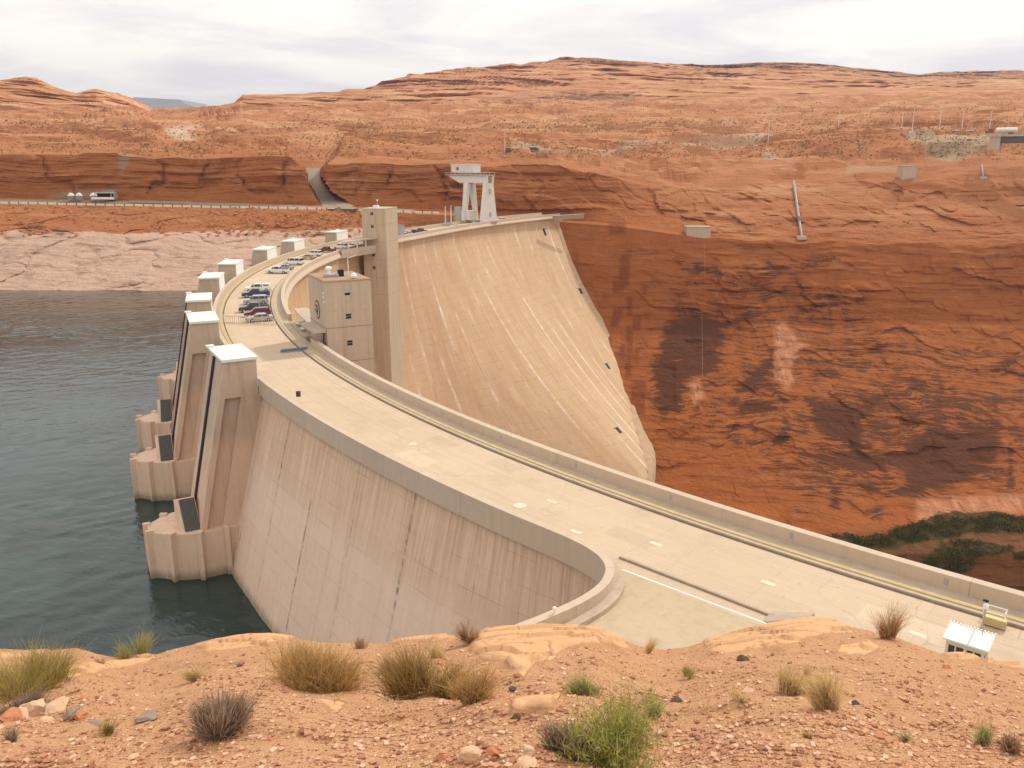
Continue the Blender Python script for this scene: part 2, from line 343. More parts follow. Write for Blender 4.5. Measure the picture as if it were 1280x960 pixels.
v, y = right(690, K(-520,330,1800,330), K(-520,420,1800,420)); row(24, v, y - 12 * np.clip((U - 440) / 110, 0, 1), .6, 0, 0)
v, y = right(770, K(-520,320,1800,320), K(-520,450,1800,450)); row(14, v, y - 14 * np.clip((U - 440) / 110, 0, 1), .7, 0, 0)
v, y = right(900, K(-520,310,1800,310), K(-520,480,1800,480)); row(0, v, y - 20 * np.clip((U - 440) / 110, 0, 1), .5, 0, 0)
Vr, Yr, Wc, Wp, Wh = [], [], [], [], []
bumps = {6: 1.0, 8: .5, 5: .35}
for k in range(len(rows)):
    n, v, y, a, b, h = rows[k]
    if k == len(rows) - 1: Vr.append(v); Yr.append(y); Wc.append(a); Wp.append(b); Wh.append(h); break
    _, v2, y2, a2, b2, h2 = rows[k + 1]
    for i in range(n):
        t = i / n; Vr.append(v * (1 - t) + v2 * t); Yr.append(y * (1 - t) + y2 * t)
        Wc.append(a * (1 - t) + a2 * t + bumps.get(k, 0) * 4 * t * (1 - t)); Wp.append(b * (1 - t) + b2 * t); Wh.append(h * (1 - t) + h2 * t)
Vr, Yr = np.array(Vr), np.array(Yr); Wc, Wp, Wh = (np.array(w)[:, None] for w in (Wc, Wp, Wh))
UU = np.broadcast_to(U, Vr.shape)
def inpoly(px, py, poly):
    q = np.array(poly, float); x2, y2 = np.roll(q[:, 0], -1), np.roll(q[:, 1], -1); c = np.zeros(px.shape, bool)
    for a, b, d, e in zip(q[:, 0], q[:, 1], x2, y2):
        if b == e: continue
        c ^= ((b > py) != (e > py)) & (px < (d - a) * (py - b) / (e - b) + a)
    return c
def soft(px, py, polys, w=5.):
    out = np.zeros(px.shape)
    for poly in polys:
        q = np.array(poly, float); m = (px > q[:, 0].min() - w * 2) & (px < q[:, 0].max() + w * 2) & (py > q[:, 1].min() - w * 2) & (py < q[:, 1].max() + w * 2)
        if not m.any(): continue
        X, Y = px[m], py[m]; d = np.full(X.shape, 1e9)
        for (a, b), (c, e) in zip(q, np.roll(q, -1, 0)):
            l = (c - a) ** 2 + (e - b) ** 2 + 1e-9; t = np.clip(((X - a) * (c - a) + (Y - b) * (e - b)) / l, 0, 1)
            d = np.minimum(d, np.hypot(X - a - t * (c - a), Y - b - t * (e - b)))
        sd = np.where(inpoly(X, Y, poly), d, -d); out[m] = np.maximum(out[m], np.clip(.5 + sd / (2 * w), 0, 1))
    return out
RAMP = [(350, 163), (430, 163), (424, 190), (404, 209), (401, 220), (413, 240), (450, 262), (404, 262), (392, 240), (384, 226), (380, 211), (360, 192)]
ramp_in = inpoly(UU, Vr, RAMP)
Yr = np.where(ramp_in, np.interp(Vr, [163, 196, 213, 256, 263], [660, 572, 540, 437, 424]), Yr)
calm = (1 - soft(UU, Vr, [RAMP], 3)) * (1 - .92 * soft(UU, Vr, [[(196, 150), (262, 150), (262, 184), (196, 184)]], 10))
X, Y, Z = at_y(UU, Vr, Yr)
# --- zone masks, held by the rock itself as attributes
SUBP = lambda ox, oy, s, pts: [(ox + a / s, oy + b / s) for a, b in pts]
a3 = lambda *p: SUBP(880, 400, 3.2, p); a8 = lambda *p: SUBP(680, 220, 3.2, p); a7 = lambda *p: SUBP(860, 560, 3.0476, p)
VARN = [a8((540,352),(620,348),(760,395),(720,405),(600,390)), a8((800,360),(960,355),(1000,395),(900,400)), a8((680,455),(760,450),(1280,478),(1280,500),(900,470),(760,485)), a8((1060,345),(1150,325),(1160,345),(1080,362)),
        a8((500,570),(620,545),(720,575),(760,585),(720,620),(710,770),(570,830),(560,960),(440,960),(430,760),(470,640)), a8((720,575),(830,535),(940,518),(930,535),(780,600)), a8((990,540),(1080,510),(1280,480),(1280,495),(1110,545),(1010,560)),
        a8((760,880),(850,760),(920,690),(930,790),(850,870)), a3((110,290),(180,190),(280,150),(270,230),(130,320)), a3((110,380),(180,320),(300,330),(320,380),(140,385)), a3((220,250),(270,245),(340,320),(310,340)), a3((100,425),(170,430),(290,470),(320,340),(355,430),(330,500),(255,530),(270,480),(190,450)),
        a3((400,310),(640,350),(660,290),(880,250),(870,290),(720,330),(640,420),(650,520),(780,520),(900,420),(1150,430),(1200,470),(1160,600),(1100,640),(980,690),(850,710),(680,700),(800,650),(790,590),(600,610),(480,580),(380,545),(400,510),(560,520),(430,440)),
        a3((1080,180),(1260,130),(1260,165),(1180,200)), a3((930,190),(975,300),(940,340)), a3((1230,480),(1250,690),(1200,700),(1215,500)), a3((495,630),(555,650),(540,750),(510,740)), a3((640,760),(720,730),(700,790)), a3((500,120),(680,105),(900,125),(820,140)), a3((640,160),(740,150),(720,175)), a3((1000,320),(1280,300),(1280,345),(1060,335)), a3((580,640),(700,650),(620,670)),
        [(25, 283), (50, 280), (85, 287), (80, 291), (30, 290)], [(700,118),(800,119),(790,124),(650,124),(600,128)], [(230,360),(150,380)][:0] or [(1170,92),(1280,90),(1280,94),(1170,95)], [(690,72),(810,74),(800,77),(690,76)], [(870,82),(950,78),(1150,93),(1150,97),(1000,84),(870,85)]]
PANEL = [a8((305,315),(345,315),(340,440),(300,470),(275,475),(275,415),(300,415)), a8((390,430),(415,430),(412,475),(390,475)), a8((330,485),(355,485),(350,560),(330,560)), a8((280,530),(320,530),(295,605),(265,605)), a8((355,565),(392,565),(385,620),(352,620)), a8((330,600),(355,600),(352,680),(328,680)), a8((305,670),(325,670),(322,720),(303,720)), a8((330,650),(357,650),(350,810),(325,810)), a8((362,690),(382,690),(375,750),(358,750)), a8((255,185),(328,190),(326,235),(258,235)), a8((350,815),(410,815),(400,960),(345,960))]
SCAR = [a7((940,362),(980,345),(1080,334),(1240,368),(1300,372),(1300,382),(1080,348),(985,358)), a3((285,20),(320,10),(350,50),(410,100),(370,140),(340,190),(370,240),(330,275),(285,230)), a8((575,830),(620,815),(640,880),(600,900)), a3((850,720),(1280,700),(1280,775),(1100,770),(900,800),(860,810))]
GREY = [[(1128,168),(1185,165),(1250,172),(1240,185),(1190,196),(1160,190),(1140,180)], [(148,194),(163,194),(160,205),(153,218),(149,218)], [(955,188),(990,203),(985,208),(955,203)], [(60,246),(80,240),(145,238),(145,247),(60,248)], [(1060,205),(1140,200),(1140,206),(1060,212)], [(640,186),(700,183),(700,190),(640,191)], [(206,161),(222,158),(252,157.5),(236,163),(233,168),(245,175),(240,178),(226,176),(212,170)], [(690,187),(760,184.5),(850,178.5),(930,176),(960,169),(966,171),(945,178),(850,182),(760,188.5),(690,190.5)], [(900,158),(920,157),(915,162),(900,163)]]
VEG = [a3((390,870),(560,855),(640,870),(840,810),(940,775),(1150,770),(1280,790),(1400,790),(1400,860),(1100,850),(940,870),(760,900),(560,910)), a7((850,470),(930,400),(960,355),(1080,350),(1240,375),(1240,395),(1090,415),(1090,460),(960,510),(900,500)), a7((1240,400),(1300,400),(1300,425),(1240,420))]
AMBER = [a7((560,385),(700,370),(900,340),(960,355),(850,470),(700,450))]  # amber seep rock, its colour darkened to paint in recess shade
LOWER = [[(985, 674), (1060, 666), (1180, 652), (1400, 640), (1500, 900), (985, 900)], a7((1000,470),(1090,455),(1100,415),(1400,400),(1400,700),(1000,600))]  # brown lower wall; the dark tone also paints the recess shadow
RING = ((Z < -4 + 2.5 * fbm(X / 30, Y / 30, Z / 8)) & (UU < 600)).astype(float)
varn = np.maximum(soft(UU, Vr, VARN, 12), np.maximum(.42 * soft(UU, Vr, [[(840, 330), (1010, 325), (1120, 400), (1290, 410), (1500, 450), (1500, 640), (1280, 636), (1000, 640), (900, 560), (820, 520), (800, 440)]], 25), .62 * soft(UU, Vr, [[(1000, 480), (1150, 455), (1270, 500), (1270, 620), (1080, 630), (1010, 590)]], 30))); panel = soft(UU, Vr, PANEL, 1.2); scar = soft(UU, Vr, SCAR, 4); grey = soft(UU, Vr, GREY, 3)
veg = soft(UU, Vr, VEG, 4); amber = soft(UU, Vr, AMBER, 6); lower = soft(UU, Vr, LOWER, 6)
nrow = np.arange(len(Vr))[:, None]
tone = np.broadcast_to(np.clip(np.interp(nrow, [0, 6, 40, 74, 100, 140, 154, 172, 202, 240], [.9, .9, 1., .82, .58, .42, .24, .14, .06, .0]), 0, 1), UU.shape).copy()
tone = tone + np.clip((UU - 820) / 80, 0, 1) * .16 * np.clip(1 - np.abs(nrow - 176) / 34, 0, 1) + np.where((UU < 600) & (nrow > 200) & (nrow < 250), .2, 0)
# --- relief
d = np.hypot(X, Y); hx, hy_ = X / d, Y / d
str_ = fbm(X / 70, Y / 70, (Z + 6 * fbm(X / 90, Y / 90, 0, 2)) / 2.6, 4, .6)
strb = fbm(X / 160 + 9, Y / 160, (Z + .05 * X) / 9., 3, .5)
disp = Wc * calm * (4.5 * fbm(X / 40, Y / 40, Z / 30, 4) + 2.6 * str_ + 3.0 * strb + 1.3 * fbm(X / 9, Y / 9, Z / 6, 4) + 6. * fbm(X / 95 + 7, Y / 95, Z / 55, 2))
qs = 4.2 * fbm(X / 62, Y / 62, (Z + .25 * X) / 40, 4, .5); fr_ = qs - np.floor(qs); disp += Wc * calm * 2.3 * (np.floor(qs) + np.clip((fr_ - .88) / .12, 0, 1)) * (UU > 560)
bw_ = np.exp(-((nrow - 203) / 16.) ** 2) * np.clip((UU - 830) / 60, 0, 1); disp += bw_ * (4.5 * fbm(X / 30, Y / 30, Z / 20, 4) + 3.5 * str_ + 3. * fbm(X / 80, Y / 80, 3., 3)); Z = Z + bw_ * 3.2 * fbm(X / 26, Y / 12, 7., 4)
crack = ridge(X / 26 + .5 * fbm(X / 20, Y / 20, Z / 20), Y / 26, Z / 60, 2); disp += Wc * calm * np.where(crack > .88, (crack - .88) * 10, 0) + Wc * calm * (UU < 560) * np.where(crack > .76, (crack - .76) * 6, 0)
near_dam = np.clip(1 - np.abs(UU - 715) / 130, 0, 1) ** .5 * (Vr > 262); disp = np.where(near_dam > 0, disp * (1 - .75 * near_dam) + 2.5 * near_dam, disp)
hl = fbm(X / 260, Y / 260, (Z + .04 * X + 18 * fbm(X / 300, Y / 300, 1, 2)) / 9., 4, .6) ; hb = fbm(X / 190 + 3, Y / 190, Z / 60., 4)
disp += Wh * (60 * hl + 60 * hb)
dz = Wp * calm * (3.2 * fbm(X / 75, Y / 60, 2., 5, .55))
led = fbm(X / 95 + 4, Y / 34, 5., 4); dz += Wp * calm * (Wh < .6) * 7.0 * (1 / (1 + np.exp(-led * 30)) - .5) * np.clip((Y - 440) / 60, 0, 1)
led2 = fbm(X / 60 + 40, Y / 20, 9., 4); dz += Wp * calm * (Wh < .6) * 3.0 * (1 / (1 + np.exp(-led2 * 34)) - .5)
X, Y, Z = X + hx * disp, Y + hy_ * disp, Z + dz + Wh * 2.5 * fbm(X / 40, Y / 40, 4., 4)
TP = np.stack([X, Y, Z], -1)

m = NT('red_sandstone'); P = m.pos(); xyz = m.n('ShaderNodeSeparateXYZ', {0: P})
za, zb, zc = (m.n('ShaderNodeSeparateColor', {0: m.attr(k).outputs['Color']}) for k in ('za', 'zb', 'zc'))
sv = m.n('ShaderNodeCombineXYZ', {0: m.math('MULTIPLY', xyz.outputs[0], .018), 1: m.math('MULTIPLY', xyz.outputs[1], .018), 2: m.math('MULTIPLY', m.math('ADD', xyz.outputs[2], m.math('MULTIPLY', xyz.outputs[0], .045)), .55)}).outputs[0]
wv = m.n('ShaderNodeTexNoise', {'Vector': P, 'Scale': .022, 'Detail': 3., 'Roughness': .5}).outputs['Color']
sv = m.n('ShaderNodeVectorMath', {0: sv, 1: m.scale(wv, (1.2, 1.2, 6.5))}, operation='ADD').outputs[0]
s1 = m.noise(sv, 1., 6, .68, .6); n1 = m.noise(P, .05, 6, .6); n2 = m.noise(P, .55, 5, .65); n3 = m.noise(P, .16, 5, .6)
red = m.mix(s1, (.285, .084, .024), (.395, .138, .042)); red = m.mix(m.ramp(n1, .4, .7, 0, .5), red, (.345, .102, .028)); red = m.mix(m.ramp(s1, .34, .22, 0, .6), red, (.165, .043, .015)); s0 = m.noise(m.n('ShaderNodeCombineXYZ', {0: m.math('MULTIPLY', xyz.outputs[0], .006), 1: m.math('MULTIPLY', xyz.outputs[1], .006), 2: m.math('MULTIPLY', m.math('ADD', xyz.outputs[2], m.math('MULTIPLY', xyz.outputs[0], .05)), .11)}).outputs[0], 1., 5, .7, .8); pb = m.noise(m.n('ShaderNodeCombineXYZ', {0: m.math('MULTIPLY', xyz.outputs[0], .012), 1: m.math('MULTIPLY', xyz.outputs[1], .045)}).outputs[0], 1., 6, .68, .5)
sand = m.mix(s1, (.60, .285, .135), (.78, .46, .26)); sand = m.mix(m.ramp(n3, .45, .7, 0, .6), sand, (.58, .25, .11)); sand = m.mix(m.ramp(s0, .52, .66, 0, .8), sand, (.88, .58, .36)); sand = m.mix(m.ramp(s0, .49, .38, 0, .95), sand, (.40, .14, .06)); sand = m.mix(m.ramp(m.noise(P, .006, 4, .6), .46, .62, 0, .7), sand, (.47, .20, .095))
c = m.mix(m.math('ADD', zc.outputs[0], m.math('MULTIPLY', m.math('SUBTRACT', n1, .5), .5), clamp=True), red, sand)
flat = m.math('MULTIPLY', m.ramp(m.n('ShaderNodeSeparateXYZ', {0: m.n('ShaderNodeNewGeometry').outputs['True Normal']}).outputs[2], .72, .93), m.ramp(zc.outputs[0], .03, .12))
scrub = m.math('MULTIPLY', m.math('MULTIPLY', flat, m.ramp(n2, .5, .62)), .45)
c = m.mix(m.math('MULTIPLY', flat, m.ramp(zc.outputs[0], .2, .5, 0, .45)), c, m.mix(n2, (.48, .215, .095), (.60, .32, .165)))
c = m.mix(m.math('MULTIPLY', flat, m.ramp(pb, .46, .58, 0, .8)), c, (.39, .145, .062)); c = m.mix(m.math('MULTIPLY', flat, m.math('MULTIPLY', m.ramp(zc.outputs[0], .2, .5, .35, 1.), m.ramp(pb, .44, .34, 0, .6))), c, (.64, .41, .235)); c = m.mix(scrub, c, (.36, .22, .11))
ring = m.mix(n3, (.50, .33, .245), (.62, .44, .335)); ring = m.mix(m.ramp(s1, .5, .3, 0, .45), ring, (.50, .29, .19)); ring = m.mix(m.ramp(xyz.outputs[2], -24, -31, 0, .5), ring, (.62, .34, .2))
c = m.mix(za.outputs[0], c, ring)
vn = m.noise(sv, 1.6, 6, .7, 1.2)
va = m.math('MULTIPLY', m.math('SUBTRACT', vn, .5), 2.0); vb = m.math('MULTIPLY', m.math('SUBTRACT', n3, .5), 1.2); vc = m.math('MULTIPLY', m.math('SUBTRACT', m.noise(sv, 5., 6, .8, 1.), .5), 1.9)
vk = m.ramp(m.math('ADD', za.outputs[1], m.math('ADD', va, m.math('ADD', vb, vc))), .42, .66, 0, .92)
vst = m.noise(m.n('ShaderNodeCombineXYZ', {0: m.math('MULTIPLY', xyz.outputs[0], .11), 1: m.math('MULTIPLY', xyz.outputs[1], .11), 2: m.math('MULTIPLY', xyz.outputs[2], .012)}).outputs[0], 1., 6, .7)
lowz = m.math('SUBTRACT', 1., m.ramp(zc.outputs[0], .02, .14))
c = m.mix(m.math('MULTIPLY', lowz, m.ramp(vst, .52, .70, 0, .55)), c, (.17, .055, .024)); c = m.mix(m.math('MULTIPLY', lowz, m.ramp(vst, .42, .30, 0, .35)), c, (.42, .165, .066))
c = m.mix(vk, c, m.mix(n3, (.062, .026, .016), (.115, .044, .022)))
st2 = m.ramp(m.math('ADD', vn, m.math('MULTIPLY', m.math('SUBTRACT', n1, .5), .5)), .56, .72, 0, .75); c = m.mix(m.math('MULTIPLY', st2, m.math('SUBTRACT', 1., zc.outputs[0])), c, (.17, .052, .02))
c = m.mix(m.math('MULTIPLY', za.outputs[2], .85), c, m.mix(m.ramp(zc.outputs[0], .3, .55), m.mix(n2, (.28, .205, .13), (.38, .285, .19)), (.62, .46, .33)))
c = m.mix(m.math('MULTIPLY', zb.outputs[1], m.ramp(n2, .3, .5, .45, .8)), c, m.mix(n2, (.17, .045, .016), (.23, .065, .022)))
vs = m.noise(m.n('ShaderNodeCombineXYZ', {0: m.math('MULTIPLY', xyz.outputs[0], .5), 1: m.math('MULTIPLY', xyz.outputs[1], .1), 2: m.math('MULTIPLY', xyz.outputs[2], .03)}).outputs[0], 1., 5, .7)
c = m.mix(m.math('MULTIPLY', zb.outputs[2], m.ramp(vs, .3, .6, .25, .8)), c, m.mix(vs, (.50, .20, .09), (.66, .36, .23)))
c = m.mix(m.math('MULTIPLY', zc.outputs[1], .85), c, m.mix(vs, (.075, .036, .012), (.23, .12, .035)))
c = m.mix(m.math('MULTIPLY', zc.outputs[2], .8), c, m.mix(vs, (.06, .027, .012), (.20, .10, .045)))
c = m.mix(m.ramp(m.math('ADD', zb.outputs[0], m.math('MULTIPLY', m.math('SUBTRACT', n3, .5), 1.8)), .4, .6, 0, .9), c, m.mix(n2, (.03, .032, .012), (.10, .068, .025)))  # seep growth tint, darkened to put the undercut's shade into the colour
m.col(c); m.rough(.95, .1)
m.bump(m.math('ADD', m.math('MULTIPLY', s1, 1.6), m.math('ADD', n2, m.math('MULTIPLY', n3, 1.2))), .8, 1.6)
M['rock'] = m.m
def attrs(o, name, a, b, c):
    at = o.data.color_attributes.new(name, 'FLOAT_COLOR', 'POINT'); z = np.stack([a, b, c, np.ones_like(a)], -1).astype(np.float32); at.data.foreach_set('color', z.ravel())
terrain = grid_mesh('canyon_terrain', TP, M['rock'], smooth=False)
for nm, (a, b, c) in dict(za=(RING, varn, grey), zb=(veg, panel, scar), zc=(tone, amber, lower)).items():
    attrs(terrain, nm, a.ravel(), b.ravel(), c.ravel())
struct(terrain, 'red sandstone canyon wall, plateau and hills across the canyon', 'terrain')
depsV = TP.reshape(-1, 3); r_, c_ = TP.shape[:2]; ii = np.arange(r_ * c_).reshape(r_, c_)
BV = BVHTree.FromPolygons(depsV.tolist(), np.stack([ii[:-1, :-1], ii[1:, :-1], ii[1:, 1:], ii[:-1, 1:]], -1).reshape(-1, 4).tolist())
def hit(u, v):
    d = Vector([float(q) for q in ray(u, v)]).normalized(); p, n, i, t = BV.ray_cast(Vector((0, 0, EYE)), d, 5000); return p, n
def drop(x, y):
    p, n, i, t = BV.ray_cast(Vector((x, y, 800)), Vector((0, 0, -1)), 2000); return p
# ------------------------------------------------------------------ the arch dam
WING = [(6.3, 56.0), (7.1, 54.4), (7.5, 52.5), (7.2, 50.4), (6.1, 48.4), (3.9, 46.6), (1.6, 45.1), (-3.5, 41.6), (-9.0, 37.9)]
thU = np.concatenate([np.arange(53, -44.6, -.6)])
upth = pol(thU, 248.5)[:, :2]
UPP = np.concatenate([upth, np.array(WING)])
def smooth_path(p, n=2):
    for _ in range(n): p[1:-1] = .25 * p[:-2] + .5 * p[1:-1] + .25 * p[2:]
    return p
k0 = len(upth) - 3; UPP[k0:] = smooth_path(UPP[k0:].copy(), 2)
_tail = UPP[k0 - 3:]; _i = np.arange(len(_tail)); _f = np.arange(0, len(_tail) - 1 + 1e-6, .25)
_tl = np.stack([np.interp(_f, _i, _tail[:, k]) for k in (0, 1)], -1)
for _ in range(14): _tl[1:-1] = .25 * _tl[:-2] + .5 * _tl[1:-1] + .25 * _tl[2:]
UPP = np.concatenate([UPP[:k0 - 3], _tl]); tg = np.gradient(UPP, axis=0); tg /= np.linalg.norm(tg, axis=1)[:, None]; UPN = np.stack([tg[:, 1], -tg[:, 0]], -1)      # points to the lake
arcU = np.concatenate([[0], np.cumsum(np.linalg.norm(np.diff(UPP, axis=0), axis=1))])
dam = thing('arch_dam', 'huge curved concrete arch dam carrying a roadway across the canyon', 'dam', (-20, 100, 0))
zs = np.concatenate([[-.9], np.arange(-2, -46, -2)]); batter = np.clip(-zs - 1, 0, 99) * .265
bw = np.clip(1 - (np.arange(len(UPP)) - k0) / 30., .15, 1)
P = np.zeros((len(zs), len(UPP), 3)); P[..., :2] = UPP + UPN * (batter[:, None] * bw)[..., None] ; P[..., 2] = zs[:, None]
uvU = np.stack([np.broadcast_to(arcU, P.shape[:2]), P[..., 2]], -1)
grid_mesh('upstream_face', P[:, ::-1], M['up'], dam, uv=uvU[:, ::-1])
thD = np.arange(-62, 53.01, .5); P = np.zeros((len(ZD), len(thD), 3)); uvD = np.zeros((len(ZD), len(thD), 2))
for i, z in enumerate(ZD):
    t = np.minimum(thD, th_end[i]); k = (thD - thD[0]) / (thD[-1] - thD[0])
    P[i] = pol(t, 236.2 - down_prof(t, z), z); uvD[i] = np.stack([R_(1) * t * 236, np.full(len(t), z)], -1)
grid_mesh('downstream_face', P[:, ::-1], M['down'], dam, uv=uvD[:, ::-1])
edge = P[np.arange(len(ZD)), -1]; inner = edge + np.array([5.5, 14, 0.]); inner2 = edge + np.array([1.6, .5, 0])
grid_mesh('abutment_pad', np.stack([edge, inner2, inner], 1)[::-1], plain('abutment_concrete', (.44, .31, .195), .9, .2, .3, .4), dam)
# parapets: outer band with a shadow gap under it, swept along the crest
def sweep(name, path, nrm, prof, mat, parent, arc=None, closed=True, uvs=1.):
    prof = np.array(prof + ([prof[0]] if closed else []), float); Pp = np.zeros((len(prof), len(path), 3))
    for i, (o, z) in enumerate(prof): Pp[i, :, :2] = path + nrm * o; Pp[i, :, 2] = z
    arc = np.concatenate([[0], np.cumsum(np.linalg.norm(np.diff(path, axis=0), axis=1))])
    cum = np.concatenate([[0], np.cumsum(np.hypot(*np.diff(prof, axis=0).T))])
    uv = np.stack(np.broadcast_arrays(arc[None, :], cum[:, None]), -1)
    o = grid_mesh(name, Pp, mat, parent, smooth=False, uv=uv)
    n = len(prof) - 1
    return o
def solid_fix(o):
    bm = bmesh.new(); bm.from_mesh(o.data); bmesh.ops.remove_doubles(bm, verts=bm.verts, dist=1e-4); bmesh.ops.holes_fill(bm, edges=bm.edges, sides=0); bmesh.ops.recalc_face_normals(bm, faces=bm.faces); bm.to_mesh(o.data); bm.free()
solid_fix(sweep('upstream_parapet', UPP, UPN, [(-.05, .0), (.35, -.9), (.55, -1.0), (.55, 1.15), (-.05, 1.15)], M['parapet'], dam))
tD = np.arange(-62, 53.6, .5); DNP = pol(tD, 236.0)[:, :2]; tgd = np.gradient(DNP, axis=0); tgd /= np.linalg.norm(tgd, axis=1)[:, None]; DNN = np.stack([tgd[:, 1], -tgd[:, 0]], -1)   # points downstream
def seg(a, b): s = (tD >= a) & (tD <= b); return DNP[s], DNN[s]
GAP0, GAP1 = -26.0, -20.8
prof_d = [(-.35, .0), (.0, -.9), (.9, -1.1), (.9, -.75), (.35, .15), (.35, 1.2), (-.35, 1.2)]
for a, b in ((-62, GAP0), (GAP1, 54)): solid_fix(sweep('downstream_parapet', *seg(a, b), prof_d, M['parapet'], dam))
# walks and kerbs
solid_fix(sweep('downstream_walk', *seg(-62, 54), [(-.35, -.2), (-.35, .16), (-2.35, .16), (-2.35, -.2)], M['conc'], dam))
solid_fix(sweep('yellow_kerb_line', *seg(-62, 47), [(-1.55, .15), (-1.55, .24), (-1.95, .24), (-1.95, .15)], M['yellow'], dam))
sweep('kerb_shadow_strip', *seg(-62, 47), [(-2.36, .006), (-2.62, .006)], M['line'], dam, closed=False)  # flat dark strip painting the shadow at the kerb's foot
nu = len(upth)
solid_fix(sweep('upstream_walk', UPP[:nu], UPN[:nu], [(-.05, -.2), (-.05, .16), (-1.1, .16), (-1.1, -.2)], M['conc'], dam))
iu = np.where(thU > -27)[0][-1]
solid_fix(sweep('yellow_kerb_line', UPP[:iu], UPN[:iu], [(-.55, .15), (-.55, .22), (-1.14, .22), (-1.14, .0)], M['yellow'], dam))
sweep('kerb_shadow_strip', UPP[:iu], UPN[:iu], [(-1.15, .006), (-1.4, .006)], M['line'], dam, closed=False)  # painted kerb shadow again, lake side
iw = nu - 4
solid_fix(sweep('wing_wall_step', UPP[iw:], UPN[iw:], [(-.05, -.2), (-.05, .35), (-.75, .35), (-.75, -.2)], M['conc'], dam))
# gallery openings on the downstream face
def wall_hit(u, v):        # ray against the downstream face
    best = None
    for t_ in np.linspace(250, 480, 900):
        d = np.array([float(q) for q in ray(u, v)]); Pq = d / d[1] * t_ + np.array([0, 0, EYE])
        r = math.hypot(Pq[0] - CX, Pq[1] - CY); th = math.degrees(math.atan2(Pq[1] - CY, CX - Pq[0]))
        if r - float(off(th)) > 236.2 - float(down_prof(th, Pq[2])): return Pq, th
    return None, None
for u, v, w, h in ((725, 364, 2.1, 2.2), (759, 458, 2.1, 2.2), (773, 538, 2.1, 2.2), (789, 600, 2.1, 2.2), (680, 290, 2.0, 2.6)):
    p, th = wall_hit(u, v)
    if p is None: continue
    e1 = pv(th, 236.2 - float(down_prof(th, p[2] - h / 2)), p[2] - h / 2); e2 = pv(th, 236.2 - float(down_prof(th, p[2] + h / 2)), p[2] + h / 2)
    up_ = (e2 - e1).normalized(); tan_ = Vector((math.sin(R_(th)), math.cos(R_(th)), 0)); nrm_ = tan_.cross(up_).normalized()
    if nrm_.x < 0: nrm_ = -nrm_
    c_ = (e1 + e2) / 2; bx4 = lambda w2, h0, h1, d0, d1: ([c_ + tan_ * a_ + up_ * b_ + nrm_ * d0 for a_, b_ in ((-w2, h0), (w2, h0), (w2, h1), (-w2, h1))], [c_ + tan_ * a_ + up_ * b_ + nrm_ * d1 for a_, b_ in ((-w2, h0), (w2, h0), (w2, h1), (-w2, h1))])
    b = MB(); b.hexa(*bx4(w / 2, -h * .7, h * .7, -.5, .12)); b.build('gallery_opening', M['dark'], dam)
    f = MB(); f.hexa(*bx4(w / 2 + .5, h * .7, h * .7 + .5, -.5, .5)); f.build('opening_lintel', M['conc'], dam)
# lamp fixtures along the inner side of the downstream parapet
for th in np.arange(-50, -27, 2.6):
    b = MB(); Mx = frame(pv(th, 236.35), R_(180 - th)); b.box(-.22, .0, -.16, .16, .45, .95, Mx); b.build('parapet_lamp', M['steel'], dam)
for th in (-44.6, -47.6, -41, -36.2, -31):
    b = MB(); Mx = frame(pv(th, 236.34), R_(180 - th)); b.box(-.05, .0, -.2, .2, .75, 1.0, Mx); b.build('drain_slot', M['dark'], dam)

# road deck between the two edges, as a strip with UV in metres
rr = np.linspace(0, 1, 6); tR = np.arange(-62, 54.01, .6)
Pd = np.stack([pol(tR, 236 + r * (248.5 - 236), 0.0) for r in rr], 0)
tCut = -45.2; keep = (tR[:-1] >= -999)
uvd = np.stack(np.broadcast_arrays((R_(1) * tR * 242)[None, :], (rr * 12.5)[:, None]), -1)
deck = struct(grid_mesh('crest_road', Pd[:, ::-1], M['deck'], uv=uvd[:, ::-1]))
# apron on the near side, reached beyond the wing wall
ap = [tuple(p) for p in UPP[nu - 2:]] + [(-12, 20), (75, 5), (75, 30)] + [tuple(p) for p in pol(np.arange(-62, -44.9, .6), 248.5)[:, :2]]
tri = tessellate_polygon([[Vector((p[0], p[1], 0)) for p in ap]])
apv = [(p[0], p[1], -.004) for p in ap]
apron = struct(mesh('near_apron', apv, tri, M['apron']))
bm = bmesh.new(); bm.from_mesh(apron.data); bmesh.ops.recalc_face_normals(bm, faces=bm.faces)
if sum(f.normal.z for f in bm.faces) < 0: bmesh.ops.reverse_faces(bm, faces=bm.faces)
bm.to_mesh(apron.data); bm.free()
# island edge by the apron: painted line and low kerb that ends in a concrete wedge
a_, b_ = at_z(778, 712, 0), at_z(962, 781, 0); dv = Vector(b_ - a_).normalized(); nn = Vector((-dv.y, dv.x, 0))
def strip(name, pts, w, z, mat):
    V = []; pts = [Vector((p[0], p[1], z)) for p in pts]
    for i, p in enumerate(pts):
        d = (pts[min(i + 1, len(pts) - 1)] - pts[max(i - 1, 0)]); d.z = 0; d.normalize(); n = Vector((-d.y, d.x, 0)) * w / 2; V += [p + n, p - n]
    return mesh(name, V, [(2 * i + 1, 2 * i + 3, 2 * i + 2, 2 * i) for i in range(len(pts) - 1)], mat)
struct(strip('white_edge_line', [a_, b_], .13, .008, M['wpaint']))
k1, k2 = at_z(775, 697, 0), at_z(985, 778, 0)
kb = thing('apron_kerb', 'low concrete kerb ending in a wedge between the crest road and the apron', 'kerb', tuple(k1))
q = MB(); dq = Vector(k2 - k1).normalized(); nq = Vector((-dq.y, dq.x, 0)); L = (Vector(k2) - Vector(k1)).length
Mk = frame(k1, math.atan2(dq.y, dq.x)); q.box(0, L - 1.2, -.12, .12, -.05, .16, Mk); q.build('kerb', M['conc'], kb)
